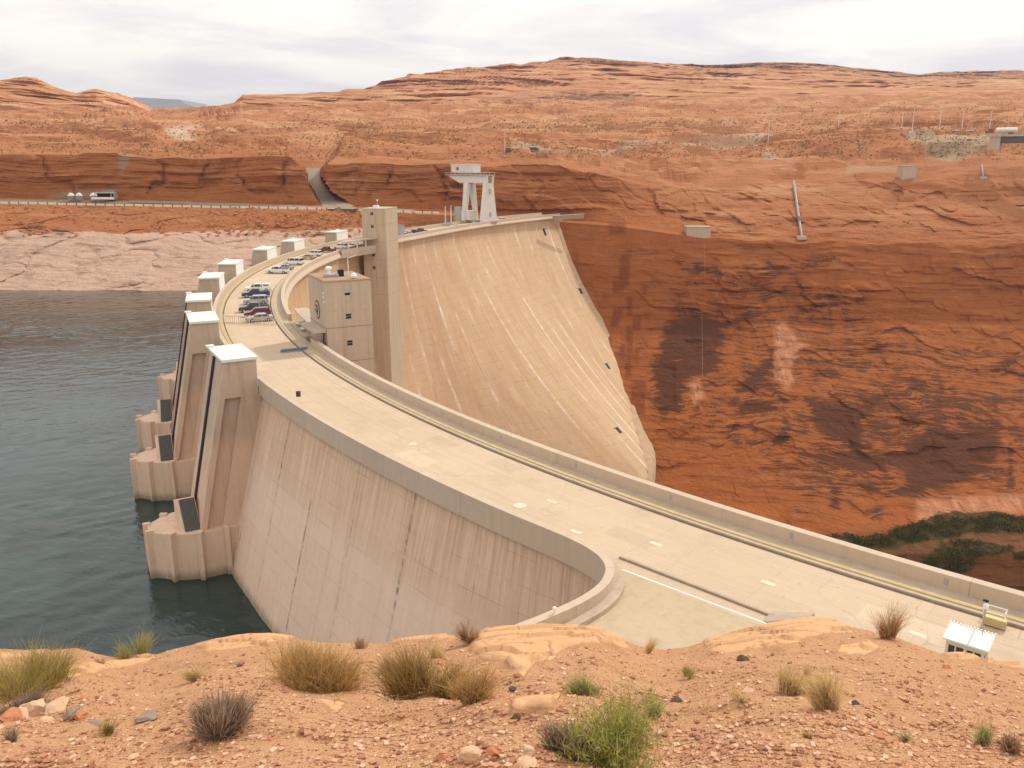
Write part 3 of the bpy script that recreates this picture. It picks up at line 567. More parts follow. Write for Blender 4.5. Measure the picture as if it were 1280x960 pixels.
q = MB(); q.box(0, L - 1.2, -.17, -.125, -.05, .012, Mk); q.build('joint_gap', M['line'], kb)
q = MB(); q.hexa([Mk @ Vector(p) for p in ((L - 1.3, -1.0, -.05), (L + 1.6, -1.2, -.05), (L + 1.6, .3, -.05), (L - 1.2, .3, -.05))], [Mk @ Vector(p) for p in ((L - 1.2, -.1, .2), (L + 1.5, -.5, 1.15), (L + 1.5, .25, 1.15), (L - 1.2, .25, .2))]); q.build('wedge_end', M['block'], kb)
# manhole covers and reflective lane plates on the deck
for i, (u, v, lab) in enumerate(((650, 632, 'round white manhole cover on the crest road above the near upstream parapet'), (516, 555, 'small round white manhole cover in the middle of the crest road'))):
    b = MB(); c = at_z(u, v, 0); b.lathe([(.42 if i else .55, 0), (.42 if i else .55, .02), (.3, .03)], (c[0], c[1], .002), 20); o = b.build('manhole_cover', M['plate']); tag(o, lab, 'manhole cover')
for u, v, lab in ((720, 665, 'pale rectangular plate on the road close to the wing wall corner'), (820, 680, 'pale rectangular plate on the road left of the lane with the kerb wedge'), (960, 729, 'pale rectangular plate on the road above the concrete kerb wedge'), (1147, 793, 'pale rectangular plate on the road beside the white guard booth'), (690, 627, 'pale square patch plate on the road near the round manhole cover')):
    c = at_z(u, v, 0); b = MB(); b.box(-.5, .5, -.22, .22, .003, .018, frame((c[0], c[1], 0), math.atan2(dq.y, dq.x))); tag(b.build('road_plate', M['plate']), lab, 'road plate')

# water
lake = [tuple(p) for p in (UPP + UPN * 5.0)[2:-1]] + [(-40, 10), (-300, -200), (-900, -200), (-1500, 900), (-100, 900), (70, 470)]
tri = tessellate_polygon([[Vector((p[0], p[1], 0)) for p in lake]])
m = NT('lake_water'); P = m.pos()
wr_ = m.n('ShaderNodeMapping', {'Vector': P, 'Rotation': (0, 0, .5)}).outputs[0]
n1 = m.noise(m.scale(wr_, (.30, .75, 1)), 1., 4, .55, .6); n2 = m.noise(m.scale(P, (.02, .05, 1)), 1., 4, .6); n3 = m.noise(m.scale(wr_, (.9, 2.2, 1)), 1., 4, .6, .4)
m.col(m.mix(n2, (.006, .022, .017), (.020, .052, .050))); m.b.inputs['Roughness'].default_value = .06; m.b.inputs['IOR'].default_value = 1.45
hh = m.math('ADD', m.math('ADD', n1, m.math('MULTIPLY', n3, .35)), m.math('MULTIPLY', n2, .8))
m.bump(m.math('MULTIPLY', hh, m.ramp(n2, .3, .7, .3, 1.2)), .6, .17); M['water'] = m.m
gx, gy = np.meshgrid(np.arange(-262, 2, .6), np.arange(385, 40, -.6)); ca, sa = math.cos(.5), math.sin(.5); wx_, wy_ = gx * ca + gy * sa, -gx * sa + gy * ca
gz = WZ + .19 * fbm(wx_ / 4.2, wy_ / 1.7, .5, 3, .55) * np.clip(.95 + 1.5 * fbm(gx / 60, gy / 30, 2., 3), .15, 2.2) + .06 * fbm(gx / 14, gy / 9, 5., 2)
gm = inpoly(gx, gy, lake); gm = gm[:-1, :-1] & gm[1:, 1:] & gm[1:, :-1] & gm[:-1, 1:]
struct(grid_mesh('lake_water', np.stack([gx, gy, gz], -1), M['water'], mask=gm))
wo = struct(mesh('open_water', [(p[0], p[1], WZ - .3) for p in lake], tri, M['water']))
bm = bmesh.new(); bm.from_mesh(wo.data); bmesh.ops.recalc_face_normals(bm, faces=bm.faces)
if sum(f.normal.z for f in bm.faces) < 0: bmesh.ops.reverse_faces(bm, faces=bm.faces)
bm.to_mesh(wo.data); bm.free()
lb = struct(mesh('lake_bed', [(p[0], p[1], -58) for p in lake], tri, M['rock']))
struct(mesh('river_floor', [(-300, -400, -192), (1500, -400, -192), (1500, 900, -192), (-300, 900, -192)], [(0, 1, 2, 3)], M['rock']))
struct(mesh('distant_plain', [(-11000, 900, 40), (11000, 900, 40), (11000, 12000, 40), (-11000, 12000, 40)], [(0, 1, 2, 3)], M['rock']))
# distant mesa
mesa = MB(); YD = 10800
prof = [(120, 138), (168, 121.5), (225, 124.5), (232, 130), (246, 134.5), (300, 139)]
front = [at_y(u, v, YD) for u, v in prof]; back = [(p[0], p[1] + 900, p[2]) for p in front]
low_ = [(p[0], p[1] - 250, 20) for p in front]; lowb = [(p[0], p[1] + 300, 20) for p in back]
n = len(prof); mesa.add(low_ + front + back + lowb, [(r * n + i, r * n + i + 1, (r + 1) * n + i + 1, (r + 1) * n + i) for r in range(3) for i in range(n - 1)])
struct(mesa.build('distant_mesa', plain('mesa_rock', (.24, .23, .22), .95, .1, .15, .01)), 'blue flat-topped mesa far beyond the gap in the hills')
# ------------------------------------------------------------------ intake towers
def z_at(u, v, Y): return float(at_y(u, v, Y)[2])
tw_lab = ['nearest intake tower with white roof slab, seen full height down to its scalloped base', 'second nearest intake tower, partly behind the nearest one, with white flat roof', 'third intake tower, white roof level with the silver car and the red wagon',
          'fourth intake tower, white roof head beside the start of the near car row', 'fifth intake tower head, white roof, beside the bend of the crest road', 'sixth intake tower head, pale roof above the white pickup', 'seventh intake tower head with pale roof before the far pale cliff', 'farthest intake tower head, pale roof just left of the elevator tower']
tw_uv = [(318.75, 447.8), (271.7, 401), (265.6, 374), (276.9, 349), (296.8, 332.6), (334.3, 312.7), (368, 302), (421, 290.4)]
def fit_th(u, v, r, z):
    t, uu, vv = th_at_u(u, r, z, -50, 30); return float(t[np.argmin((uu - u) ** 2 + 1.0 * (vv - v) ** 2)])
HW = 4.2
def intake_tower(th0, label):
    thc = th0 + math.degrees(HW / 249); Mx = frame(pv(thc, 248.5), R_(180 - thc))
    T = thing('intake_tower', label, 'intake tower', tuple(pv(thc, 254, -30)), R_(180 - thc), 'intake towers along the lake side of the dam')
    fx = lambda z: 4.5 + .217 * (3.7 - z)
    def blk(x0, x1, y0, y1, z0, z1):      # x given as functions of z
        return [Mx @ Vector(p) for p in ((x0(z0), y0, z0), (x1(z0), y0, z0), (x1(z0), y1, z0), (x0(z0), y1, z0))], [Mx @ Vector(p) for p in ((x0(z1), y0, z1), (x1(z1), y0, z1), (x1(z1), y1, z1), (x0(z1), y1, z1))]
    zb, zr = -50, -1.0; c0 = lambda z: .56 if z > -1.5 else .0
    q = MB(); q.hexa(*blk(lambda z: .58, fx, -HW, HW, zr, 3.7))
    q.hexa(*blk(lambda z: -.5, lambda z: fx(z) - 2.75, -HW, HW, zb, zr)); q.hexa(*blk(lambda z: fx(z) - .75, fx, -HW, HW, zb, zr))
    q.hexa(*blk(lambda z: fx(z) - 2.75, lambda z: fx(z) - .75, -HW + .8, HW - .8, zb, zr)); q.build('shaft', M['tower'], T)
    q = MB(); q.hexa(*blk(lambda z: .4, lambda z: fx(3.7) + .3, -HW - .3, HW + .3, 3.7, 4.05)); q.build('roof_slab', M['white'], T)
    q = MB(); q.hexa(*blk(lambda z: fx(3.7) - .5, lambda z: fx(3.7) + .5, -HW - .5, -HW + .4, 4.05, 4.3)); q.build('hoist_cap', M['white'], T)
    q = MB(); q.hexa(*blk(lambda z: .50, lambda z: .58, -HW, HW, .2, 3.7)); q.build('sunlit_road_side', M['wpaint'], T)  # white sheet paints in the sunlight on the road-facing side
    q = MB(); q.hexa(*blk(lambda z: fx(z) + .003, lambda z: fx(z) + .3, -1.0, -.5, -18, 3.5)); q.build('gate_rail', M['slot'], T)
    # base with fins
    poly = [(3, -4.9), (9.4, -4.8), (12.6, -3.5), (15, -1.3), (15, 1.3), (12.6, 3.5), (9.4, 4.8), (3, 4.9)]
    q = MB(); q.prism(poly, -50, -18, Mx); q.build('trash_rack_base', M['base'], T)
    for x, y in poly[1:-1] + [(6.2, 4.85), (6.2, -4.85)]:
        q = MB(); a = math.atan2(y, x - 6); q.box(-.45, .45, -.32, .32, -50, -17.7, Mx @ frame((x, y, 0), a)); q.build('base_fin', M['base'], T)
    q = MB(); x0, x1 = 9.0, 11.5
    V = [Mx @ Vector(p) for p in ((x0, -.6, -18), (x1, -.6, -18), (x1, 3.6, -18), (x0, 3.6, -18), (x0, -.6, -14.9), (x1, -.6, -14.9), (x0, .3, -14.7), (x1, .3, -14.7))]
    q.add(V, [(3, 2, 1, 0), (0, 1, 5, 4), (4, 5, 7, 6), (6, 7, 2, 3), (0, 4, 6, 3), (1, 2, 7, 5)]); q.build('rack_hood', M['base'], T)
    n = Vector((0, 3.3, 3.3)).normalized(); q = MB()
    g = [Vector(p) + n * .05 for p in ((x0 + .1, 3.55, -17.95), (x1 - .5, 3.55, -17.95), (x1 - .5, .35, -14.75), (x0 + .1, .35, -14.75))]; q.hexa([Mx @ p for p in g], [Mx @ (p + n * .12) for p in g]); gr = q.build('trash_rack', M['grate'], T)
    q = MB()
    for k in range(7):
        x = x0 + .25 + k * .27; q.tube([Mx @ (Vector((x, 3.5, -17.9)) + n * .22), Mx @ (Vector((x, .4, -14.8)) + n * .22)], .06, 4)
    q.build('rack_bars', plain('rack_bar_steel', (.11, .105, .10), .6), gr)
    return T
for (u, v), lab in zip(tw_uv, tw_lab):
    intake_tower(fit_th(u, v, 249.0, 4.05), lab)

# ------------------------------------------------------------------ operations block beside the crest road
th = -27.0; Mb = frame(pv(th, 234.7), R_(180 - th)); BL = thing('operations_building', 'plain grey concrete block with small windows and a round emblem beside the crest road', 'building', tuple(pv(th, 231, 0)), R_(180 - th))
q = MB(); q.box(-7.2, 0, -10, 0, -60, 10.2, Mb); body = q.build('wall', M['block'], BL)
q = MB()
for z in (-2.2, 3.2): q.box(-7.21, .01, -10.01, .012, z, z + .07, Mb)
q.build('pour_line', M['line'], BL)
q = MB(); q.box(-7.25, .05, -10.05, .05, 10.2, 10.45, Mb); q.box(-6.9, -.3, -9.7, -.3, 10.45, 10.47, Mb); q.build('roof', plain('gravel_roof', (.36, .25, .17), .9), BL)
for v, up in ((364, 1), (393, 0), (426, 0), (456.5, 0)):
    z = z_at(435, v, 128.5); f = MB(); f.box(-3.95, -2.95, -.1, .03, z - .45, z + .45, Mb); w = f.build('window', M['crane_dk'], BL)
    f = MB(); f.box(-3.87, -3.03, .0, .04, z - .37, z + (.0 if up else -.03), Mb); f.build('pane', M['dark'], w)
    if not up: f = MB(); f.box(-3.87, -3.03, .0, .04, z + .05, z + .37, Mb); f.build('pane', M['dark'], w)
ez = z_at(399, 388, 129); e = MB(); Me = Mb @ Matrix.Translation((.0, -5., ez)) @ Matrix.Rotation(R_(90), 4, 'Y')
e.lathe([(1.5, -.05), (1.5, .06), (1.25, .08)], (0, 0, 0), 28); e.v = [tuple(Me @ Vector(p)) for p in e.v]; edk = plain('emblem_bronze', (.13, .11, .09), .6); em = e.build('emblem', edk, BL)
e = MB(); e.lathe([(1.2, .08), (1.2, .10)], (0, 0, 0), 28); e.v = [tuple(Me @ Vector(p)) for p in e.v]; e.build('emblem_field', M['block'], em)
e = MB()
for pts in (((-.7, -.5), (-.1, .5), (.5, -.6)), ((-.8, .3), (.0, .75), (.8, .3)), ((.0, -.8), (.3, .1), (.1, .6))): e.tube([(a, b, .12) for a, b in pts], .11, 5)
e.v = [tuple(Me @ Vector(p)) for p in e.v]; e.build('emblem_mark', edk, em)
q = MB(); q.box(.05, 2.1, -8.2, -.2, 2.6, 2.95, Mb); q.build('canopy', M['block'], BL)
q = MB(); q.box(0, .06, -2.6, -.7, .15, 2.5, Mb); dr = q.build('door', M['dark'], BL)
for y in (-2.6, -1.68, -.75): q = MB(); q.box(.06, .11, y, y + .07, .15, 2.5, Mb); q.build('door_frame', M['crane'], dr)
q = MB(); q.lathe([(.28, 0), (.28, .7), (.5, .72), (.5, 1.05), (.3, 1.2)], tuple(Mb @ Vector((-1.9, -4.3, 10.9))), 14); q.build('roof_fan', M['wpaint'], BL)
q = MB(); q.box(-3.3, -1.2, -5., -3.6, 10.47, 10.9, Mb); q.build('fan_plinth', M['steel'], BL)
q = MB(); q.box(-4.2, -3.4, -4.8, -4.0, 10.47, 11.5, Mb); q.build('air_handler', M['dark'], BL)
q = MB(); q.lathe([(.45, 0), (.5, .3), (.35, .6), (.1, .7)], tuple(Mb @ Vector((-4.9, -1.2, 10.6))), 14); q.build('antenna_dome', M['wpaint'], BL)
q = MB(); q.tube([Mb @ Vector((-5.2, -5, 10.4)), Mb @ Vector((-5.2, -5, 13.2))], .06, 5); q.tube([Mb @ Vector((-5.4, -5, 13.2)), Mb @ Vector((-6.5, -5, 13.5))], .05, 5); q.build('antenna_mast', M['wpaint'], BL)
for z in (7.9, 8.5, 7.2): q = MB(); q.box(.0, .2, -.6, -.35, z, z + .22, Mb); q.build('wall_lamp', M['lamp'], BL)
# recess with benches beside the block
rc = thing('bench_recess', 'shaded concrete bay with low back wall beside the grey block', 'recess', tuple(pv(-23, 234.5)), R_(203))
Pin = pol(np.linspace(-24.4, GAP1, 8), 233.6)[:, :2]; Pot = pol(np.linspace(-24.4, GAP1, 8), 236.2)[:, :2]
q = MB()
for a, b, c, d in zip(Pin[:-1], Pin[1:], Pot[1:], Pot[:-1]): q.hexa([(*p, -1.2) for p in (a, d, c, b)], [(*p, .1) for p in (a, d, c, b)])
q.build('floor', M['conc'], rc)
Pi2 = pol(np.linspace(-24.4, GAP1, 8), 233.2)[:, :2]; q = MB()
for a, b, c, d in zip(Pi2[:-1], Pi2[1:], Pin[1:], Pin[:-1]): q.hexa([(*p, -1.2) for p in (a, d, c, b)], [(*p, 2.2) for p in (a, d, c, b)])
q.build('back_wall', M['block'], rc)
q = MB(); Pi3 = pol(np.linspace(-24.6, GAP1 - .2, 8), 233.0)[:, :2]; Pi4 = pol(np.linspace(-24.6, GAP1 - .2, 8), 235.4)[:, :2]
for a, b, c, d in zip(Pi3[:-1], Pi3[1:], Pi4[1:], Pi4[:-1]): q.hexa([(*p, 2.3) for p in (a, d, c, b)], [(*p, 2.55) for p in (a, d, c, b)])
q.build('canopy', M['block'], rc)
for thb, lab in ((-22.0, 'small pale bench in the shaded bay, nearer the end of the far parapet'), (-23.2, 'small pale bench in the shaded bay, nearer the grey block')):
    B = thing('bench', lab, 'bench', tuple(pv(thb, 235.4, .1)), R_(180 - thb)); Mq = frame(pv(thb, 235.4, .1), R_(180 - thb))
    q = MB(); q.box(-.25, .25, -.8, .8, .42, .5, Mq); q.build('seat', M['wpaint'], B)
    for y in (-.6, .6): q = MB(); q.box(-.2, .2, y - .08, y + .08, 0, .42, Mq); q.build('leg', M['conc'], B)

# ------------------------------------------------------------------ elevator tower with its footbridge
th = 11.0; Me_ = frame(pv(th, 233.9), R_(180 - th)); EL = thing('elevator_tower', 'tall square concrete elevator tower standing against the downstream face', 'tower', tuple(pv(th, 230, 0)), R_(180 - th))
q = MB(); q.box(-8, 0, -12, 0, -190, 12.6, Me_); q.build('shaft', M['lift'], EL)
q = MB()
for z in (7.8, 2.2, -3.6, -9.5, -15): q.box(-8.02, .01, -12.01, .02, z, z + .10, Me_)
q.build('pour_line', plain('faint_pour_line', (.36, .29, .22), .9), EL)
q = MB(); q.box(-8.05, .05, -12.05, .05, 12.6, 12.9, Me_); q.build('roof', M['block'], EL)
for v in (267, 283, 318.5, 334.4):
    z = z_at(463.5, v, 276.5); q = MB(); q.box(-3.9, -3.0, -.1, .04, z - .45, z + .45, Me_); w = q.build('window', M['dark'], EL)
    q = MB(); q.box(-3.5, -3.42, .04, .06, z - .45, z + .45, Me_); q.build('window_bar', M['steel'], w)
q = MB(); q.box(-4.8, -3.2, -3.5, -2., 12.9, 13.8, Me_); q.build('roof_unit', M['wpaint'], EL)
q = MB(); q.tube([Me_ @ Vector((-4, -4, 12.9)), Me_ @ Vector((-4, -4, 15.2))], .05, 5); q.lathe([(.1, 0), (.28, .15), (.28, .4), (.1, .5)], tuple(Me_ @ Vector((-4, -4, 15.1))), 8); q.build('roof_beacon', M['lamp'], EL)
FB = thing('footbridge', 'covered concrete footbridge joining the crest road to the elevator tower', 'footbridge', tuple(pv(9, 235)), R_(171))
A, B_, C_, D_ = pv(6.8, 235.0), pv(10.9, 235.0), Me_ @ Vector((0, .02, 0)), Me_ @ Vector((-4.6, .02, 0))
plan = [A, D_, C_, B_]
def pr(q, pts, z0, z1): return q.prism([(p.x, p.y) for p in pts], z0, z1)
pr(q := MB(), plan, -1.3, .12); q.build('floor', M['conc'], FB)
dd = (D_ - A).normalized(); nn_ = Vector((dd.y, -dd.x, 0)) * .35
pr(q := MB(), [A + nn_ * .02, D_ + nn_ * .02, D_ - nn_, A - nn_], .12, 1.35); q.build('side_wall', M['parapet'], FB)
pr(q := MB(), [A - dd * .6 + nn_ * 1.5, D_ + nn_ * 1.5, C_ + (C_ - D_).normalized() * 1.2, pv(8.3, 236.6)], 3.3, 3.65); q.build('roof', M['block'], FB)
for k in (.2, .45, .7): p = A + (D_ - A) * k - nn_ * .5; q = MB(); q.box(-.15, .15, -.15, .15, 1.3, 3.3, frame((p.x, p.y, 0), 0)); q.build('post', M['wpaint'], FB)
# grey cabin just past the elevator tower
t_ = fit_th(500.5, 284, 237.8, 0); Mq = frame(pv(t_, 238.6), R_(180 - t_)); GC = thing('service_cabin', 'plain grey service cabin on the crest just past the elevator tower', 'cabin', tuple(pv(t_, 238.6)), R_(180 - t_))
q = MB(); q.box(-1.2, 1.2, -1.4, 1.4, .16, 4.4, Mq); q.build('wall', M['steel'], GC); q = MB(); q.box(-1.3, 1.3, -1.5, 1.5, 4.4, 4.6, Mq); q.build('roof', M['galv'], GC)

# ------------------------------------------------------------------ gantry crane
t_ = float(th_at_u(599, 242.3, 0, 20, 54)[0][np.argmin(abs(th_at_u(599, 242.3, 0, 20, 54)[1] - 599))]); Mc = frame(pv(t_, 242.3), R_(180 - t_)); GR = thing('gantry_crane', 'pale gantry crane with machine house straddling the far end of the crest road', 'crane', tuple(pv(t_, 242.3)), R_(180 - t_))
cpt = lambda *p: Mc @ Vector(p)
def leg_plate(q, x, b, t, z0, z1, w, wt=None):   # tapered member between base segment b=(y0,y1) and top t=(y0,y1)
    wt = wt or w
    q.hexa([cpt(x - w, b[0], z0), cpt(x + w, b[0], z0), cpt(x + w, b[1], z0), cpt(x - w, b[1], z0)], [cpt(x - wt, t[0], z1), cpt(x + wt, t[0], z1), cpt(x + wt, t[1], z1), cpt(x - wt, t[1], z1)])
q = MB(); leg_plate(q, -5.6, (-4.8, 4.8), (-2.6, 2.6), .9, 18, 1.2, .8); lg = q.build('leg', M['crane'], GR)
for z, h in ((13.2, 2.4), (3., 2.2)): q = MB(); q.box(-6.9, -4.3, -.6, .6, z, z + h, Mc); q.build('leg_opening', M['crane_dk'], lg)
for s in (-1, 1):
    q = MB(); leg_plate(q, 5.6, (s * 4.2 - .8, s * 4.2 + .8), (s * 1.6 - 1.1, s * 1.6 + 1.1), .9, 18, .8, 1.3); q.build('leg', M['crane'], GR)
for x in (-5.6, 5.6): q = MB(); q.box(x - .9, x + .9, -5.6, 5.6, .05, .95, Mc); q.build('wheel_truck', M['crane_dk'], GR)
q = MB(); q.box(4.9, 6.3, -3.6, 3.6, 4.8, 5.6, Mc); q.build('leg_tie', M['crane'], GR)
q = MB()
for y in (-2.3, 1.5): q.hexa([cpt(-7, y, 18), cpt(10, y, 18), cpt(10, y + .8, 18), cpt(-7, y + .8, 18)], [cpt(-7, y, 21.2), cpt(17, y, 20.9), cpt(17, y + .8, 20.9), cpt(-7, y + .8, 21.2)])
q.build('girder', M['crane'], GR)
q = MB(); q.box(-7.2, 18, -2.9, 2.9, 21.2, 21.5, Mc); q.build('trolley_walkway', M['crane_dk'], GR)
q = MB()
for s in (-2.85, 2.85):
    for k in range(9): q.tube([cpt(-7 + k * 3.1, s, 21.5), cpt(-7 + k * 3.1, s, 22.5)], .06, 4)
    q.tube([cpt(-7, s, 22.5), cpt(17.8, s, 22.5)], .06, 4)
q.build('railing', M['crane'], GR)
q = MB(); q.box(2.5, 10, -2, 2, 21.5, 22.4, Mc); q.build('trolley', M['crane_dk'], GR)
q = MB(); q.box(1.2, 14.6, -2.6, 2.6, 22.4, 25.9, Mc); mh = q.build('machine_house', M['crane'], GR); q = MB(); q.box(1., 14.8, -2.8, 2.8, 25.9, 26.15, Mc); q.build('house_roof', M['white'], mh)
q = MB(); q.lathe([(.85, 0), (.85, .05)], (0, 0, 0), 20); Mm = Mc @ Matrix.Translation((10.6, 2.6, 24.2)) @ Matrix.Rotation(R_(-90), 4, 'X'); q.v = [tuple(Mm @ Vector(p)) for p in q.v]; q.build('emblem', M['red'], mh)
q = MB(); q.box(2.2, 10.2, -.5, 4.2, 1.4, 5.6, Mc); q.build('drive_cabin', M['crane'], GR)
q = MB(); q.box(7.5, 11.2, 3.2, 4.6, .9, 7.2, Mc); q.build('cable_reel', M['crane_dk'], GR)
for i, u in enumerate((557, 564)):
    tt, uu, vv = th_at_u(u, 248.6, 0, 15, 50); a = float(tt[np.argmin(abs(uu - u))]); p = pv(a, 248.6)
    L_ = thing('lamp_post', ('left' if i == 0 else 'right') + ' one of two pale twin posts left of the gantry crane', 'post', tuple(p)); q = MB(); q.tube([p, p + Vector((0, 0, 8.2))], .28, 8, .2); q.build('pole', M['crane'], L_); q = MB(); q.box(-.35, .35, -.35, .35, 8.2, 8.5, frame(p, 0)); q.build('cap', M['steel'], L_)
# ------------------------------------------------------------------ vehicles
def paint(name, c, metal=.0): 
    m = NT(name); m.col(c); m.b.inputs['Roughness'].default_value = .28; m.b.inputs['Metallic'].default_value = metal; m.b.inputs['Coat Weight'].default_value = .5; return m.m
PW, PS, PB, PG, PR, PBe, PK = paint('white_car_paint', (.75, .75, .74)), paint('silver_car_paint', (.42, .43, .45), .4), paint('blue_car_paint', (.022, .035, .11)), paint('dark_grey_car_paint', (.06, .065, .065)), paint('maroon_car_paint', (.17, .015, .025)), paint('beige_car_paint', (.45, .36, .24), .2), paint('black_car_paint', (.015, .015, .018))
KIND = {  # half length, half width, lower profile (x,z), cabin base (x0,x1), cabin top (x0,x1), z belt, z roof, wheel x, wheel r
 'pickup': (2.85, .98, [(-2.85, .5), (2.8, .42), (2.85, .85), (2.65, 1.05), (1.35, 1.16), (-2.85, 1.16)], (-.95, 1.4), (-.7, .65), 1.15, 1.86, (-1.85, 1.85), .40),
 'suv': (2.4, .95, [(-2.4, .45), (2.35, .4), (2.4, .8), (2.25, 1.0), (1.1, 1.1), (-2.4, 1.1)], (-2.33, 1.15), (-2.1, .45), 1.09, 1.78, (-1.45, 1.5), .37),
 'wagon': (2.35, .92, [(-2.35, .4), (2.3, .36), (2.35, .7), (2.2, .88), (1.1, .98), (-2.35, .98)], (-2.3, 1.15), (-2.0, .35), .97, 1.62, (-1.4, 1.45), .34),
 'sedan': (2.35, .9, [(-2.35, .38), (2.3, .34), (2.35, .66), (2.1, .84), (1.1, .92), (-1.6, .96), (-2.3, .92)], (-1.65, 1.15), (-1.0, .35), .92, 1.43, (-1.4, 1.45), .33),
 'van': (2.6, .98, [(-2.6, .45), (2.55, .4), (2.6, .85), (2.35, 1.1), (1.6, 1.2), (-2.6, 1.2)], (-2.55, 1.65), (-2.45, .8), 1.19, 2.0, (-1.6, 1.65), .36)}
def vehicle(name, label, kind, mat, P, rz, roof=None, cap=None, group='vehicles parked along the crest road', cat=None):
    hl, hw, low, cb, ct, zb, zt, wx, wr = KIND[kind]; V = thing(name, label, cat or ('pickup truck' if kind == 'pickup' else 'van' if kind == 'van' else 'car'), tuple(P), rz, group); Mv = frame(P, rz)
    q = MB(); n = len(low); L = []
    for y, k in ((-hw, 1.), (-hw * .96, 1.), (hw * .96, 1), (hw, 1.)): L += [(x * (.985 if abs(y) == hw else 1), y, z) for x, z in low]
    q.add([Mv @ Vector(p) for p in L], [tuple(range(n))[::-1], tuple(range(3 * n, 4 * n))] + [(r * n + i, r * n + (i + 1) % n, (r + 1) * n + (i + 1) % n, (r + 1) * n + i) for r in range(3) for i in range(n)])
    q.build('body', mat, V, bevel=.05)
    iw, tw = hw - .04, hw - .2
    def cab(q, zA, zB, e):     # slice of the tapering greenhouse, grown by e
        def sec(z):
            t = (z - zb) / (zt - zb); x0 = cb[0] + (ct[0] - cb[0]) * t; x1 = cb[1] + (ct[1] - cb[1]) * t; w = iw + (tw - iw) * t; return [(x0 - e, -w - e, z), (x1 + e, -w - e, z), (x1 + e, w + e, z), (x0 - e, w + e, z)]
        q.hexa([Mv @ Vector(p) for p in sec(zA)], [Mv @ Vector(p) for p in sec(zB)])
    q = MB(); cab(q, zb, zt, 0); q.build('cabin', roof or mat, V, bevel=.06)
    q = MB(); cab(q, zb + .06, zt - .13, .012); q.build('windows', M['glass'], V)
    q = MB()
    for x in np.linspace(cb[0] * .75, cb[1] * .45, 3 if kind != 'pickup' else 2):
        for s in (-1, 1): q.box(x - .06, x + .06, s * (iw - .07) - .06, s * (iw - .07) + .06, zb, zt - .1, Mv)
    q.build('pillars', roof or mat, V)
    if kind == 'pickup' and not cap: q = MB(); q.box(-2.72, -1.05, -.8, .8, 1.165, 1.18, Mv); q.build('bed', M['dark'], V)
    if cap:
        q = MB(); q.hexa([Mv @ Vector(p) for p in ((-2.8, -.9, 1.16), (-1.0, -.9, 1.16), (-1.0, .9, 1.16), (-2.8, .9, 1.16))], [Mv @ Vector(p) for p in ((-2.7, -.78, 1.82), (-1.0, -.78, 1.82), (-1.0, .78, 1.82), (-2.7, .78, 1.82))]); q.build('bed_cap', cap, V, bevel=.04)
        q = MB(); q.box(-2.4, -1.3, -.875, .875, 1.38, 1.62, Mv); q.build('cap_window', M['glass'], V)
    for x in wx:
        for s in (-1, 1):
            Mw = Mv @ Matrix.Translation((x, s * (hw - .1), wr)) @ Matrix.Rotation(R_(90), 4, 'X'); q = MB(); q.lathe([(wr - .06, -.13), (wr, -.09), (wr, .09), (wr - .06, .13)], (0, 0, 0), 14); q.v = [tuple(Mw @ Vector(p)) for p in q.v]; w = q.build('wheel', M['tyre'], V)
            q = MB(); q.lathe([(wr * .6, -.14), (wr * .6, .14)], (0, 0, 0), 10); q.v = [tuple(Mw @ Vector(p)) for p in q.v]; q.build('rim', M['rim'], w)
    for s in (-1, 1):
        q = MB(); q.box(hl - .12, hl + .01, s * (hw - .3) - .2, s * (hw - .3) + .2, .72, .9, Mv); q.build('headlight', M['lamp'], V)
        q = MB(); q.box(-hl - .01, -hl + .1, s * (hw - .17) - .12, s * (hw - .17) + .12, .75, 1.02, Mv); q.build('tail_light', M['red'], V)
    q = MB(); q.box(-hl - .06, hl + .05, -hw + .06, hw - .06, .36, .52, Mv); q.build('bumpers', M['tyre'] if kind != 'pickup' else M['steel'], V)
    return V
def park(u, v, R, jit, *a, **k):
    if v is None:
        t, uu, vv = th_at_u(u, R, 0, 0, 54); th = float(t[np.argmin(abs(uu - u))])
    else:
        p = at_z(u, v, 0); th = math.degrees(math.atan2(p[1] - CY, CX - p[0]))
    vehicle(*a, pv(th, R), R_(180 - th + jit), **k)
RC = 241.3
park(332, 401, RC - .2, 2, 'parked_sedan', 'silver sedan parked at the near end of the row beside the barred gate', 'sedan', PS)
park(333, 394.5, RC - .1, 1, 'parked_wagon', 'maroon station wagon parked between the silver sedan and the dark grey pickup', 'wagon', PR)
park(328, 389, RC + .3, -3, 'parked_pickup', 'dark grey pickup truck parked next to the maroon wagon', 'pickup', PG)
park(329, 379.5, RC, 1, 'parked_suv', 'silver sport utility car parked between the dark grey and the blue pickup', 'suv', PS)
park(328, 371, RC + .3, 0, 'parked_pickup', 'dark blue pickup truck parked in front of the white capped pickup', 'pickup', PB)
park(325, 364.5, RC + .5, 2, 'parked_pickup', 'white pickup truck with a white bed cap, behind the blue pickup', 'pickup', PW, cap=PW)
park(352, 341.5, RC + .2, -10, 'parked_pickup', 'white pickup truck first in the middle row, its open bed towards the kerb', 'pickup', PW)
park(362, 337, RC, -8, 'parked_sedan', 'silver sedan mostly hidden behind the white open-bed pickup', 'sedan', PS)
park(369, 331, RC, -8, 'parked_van', 'white van parked at the end of the middle row', 'van', PW)
park(386, 324, RC - .3, -10, 'parked_sedan', 'beige sedan at the near end of the row before the elevator tower', 'sedan', PBe)
park(386, 320, RC + .5, -8, 'parked_suv', 'white sport utility car beside the beige sedan', 'suv', PW)
park(404, 315.5, RC, -8, 'parked_pickup', 'maroon pickup truck parked beside two white cars before the elevator tower', 'pickup', PR)
park(416, 310.5, RC, -8, 'parked_suv', 'white sport utility car just past the maroon pickup', 'suv', PW, roof=PW)
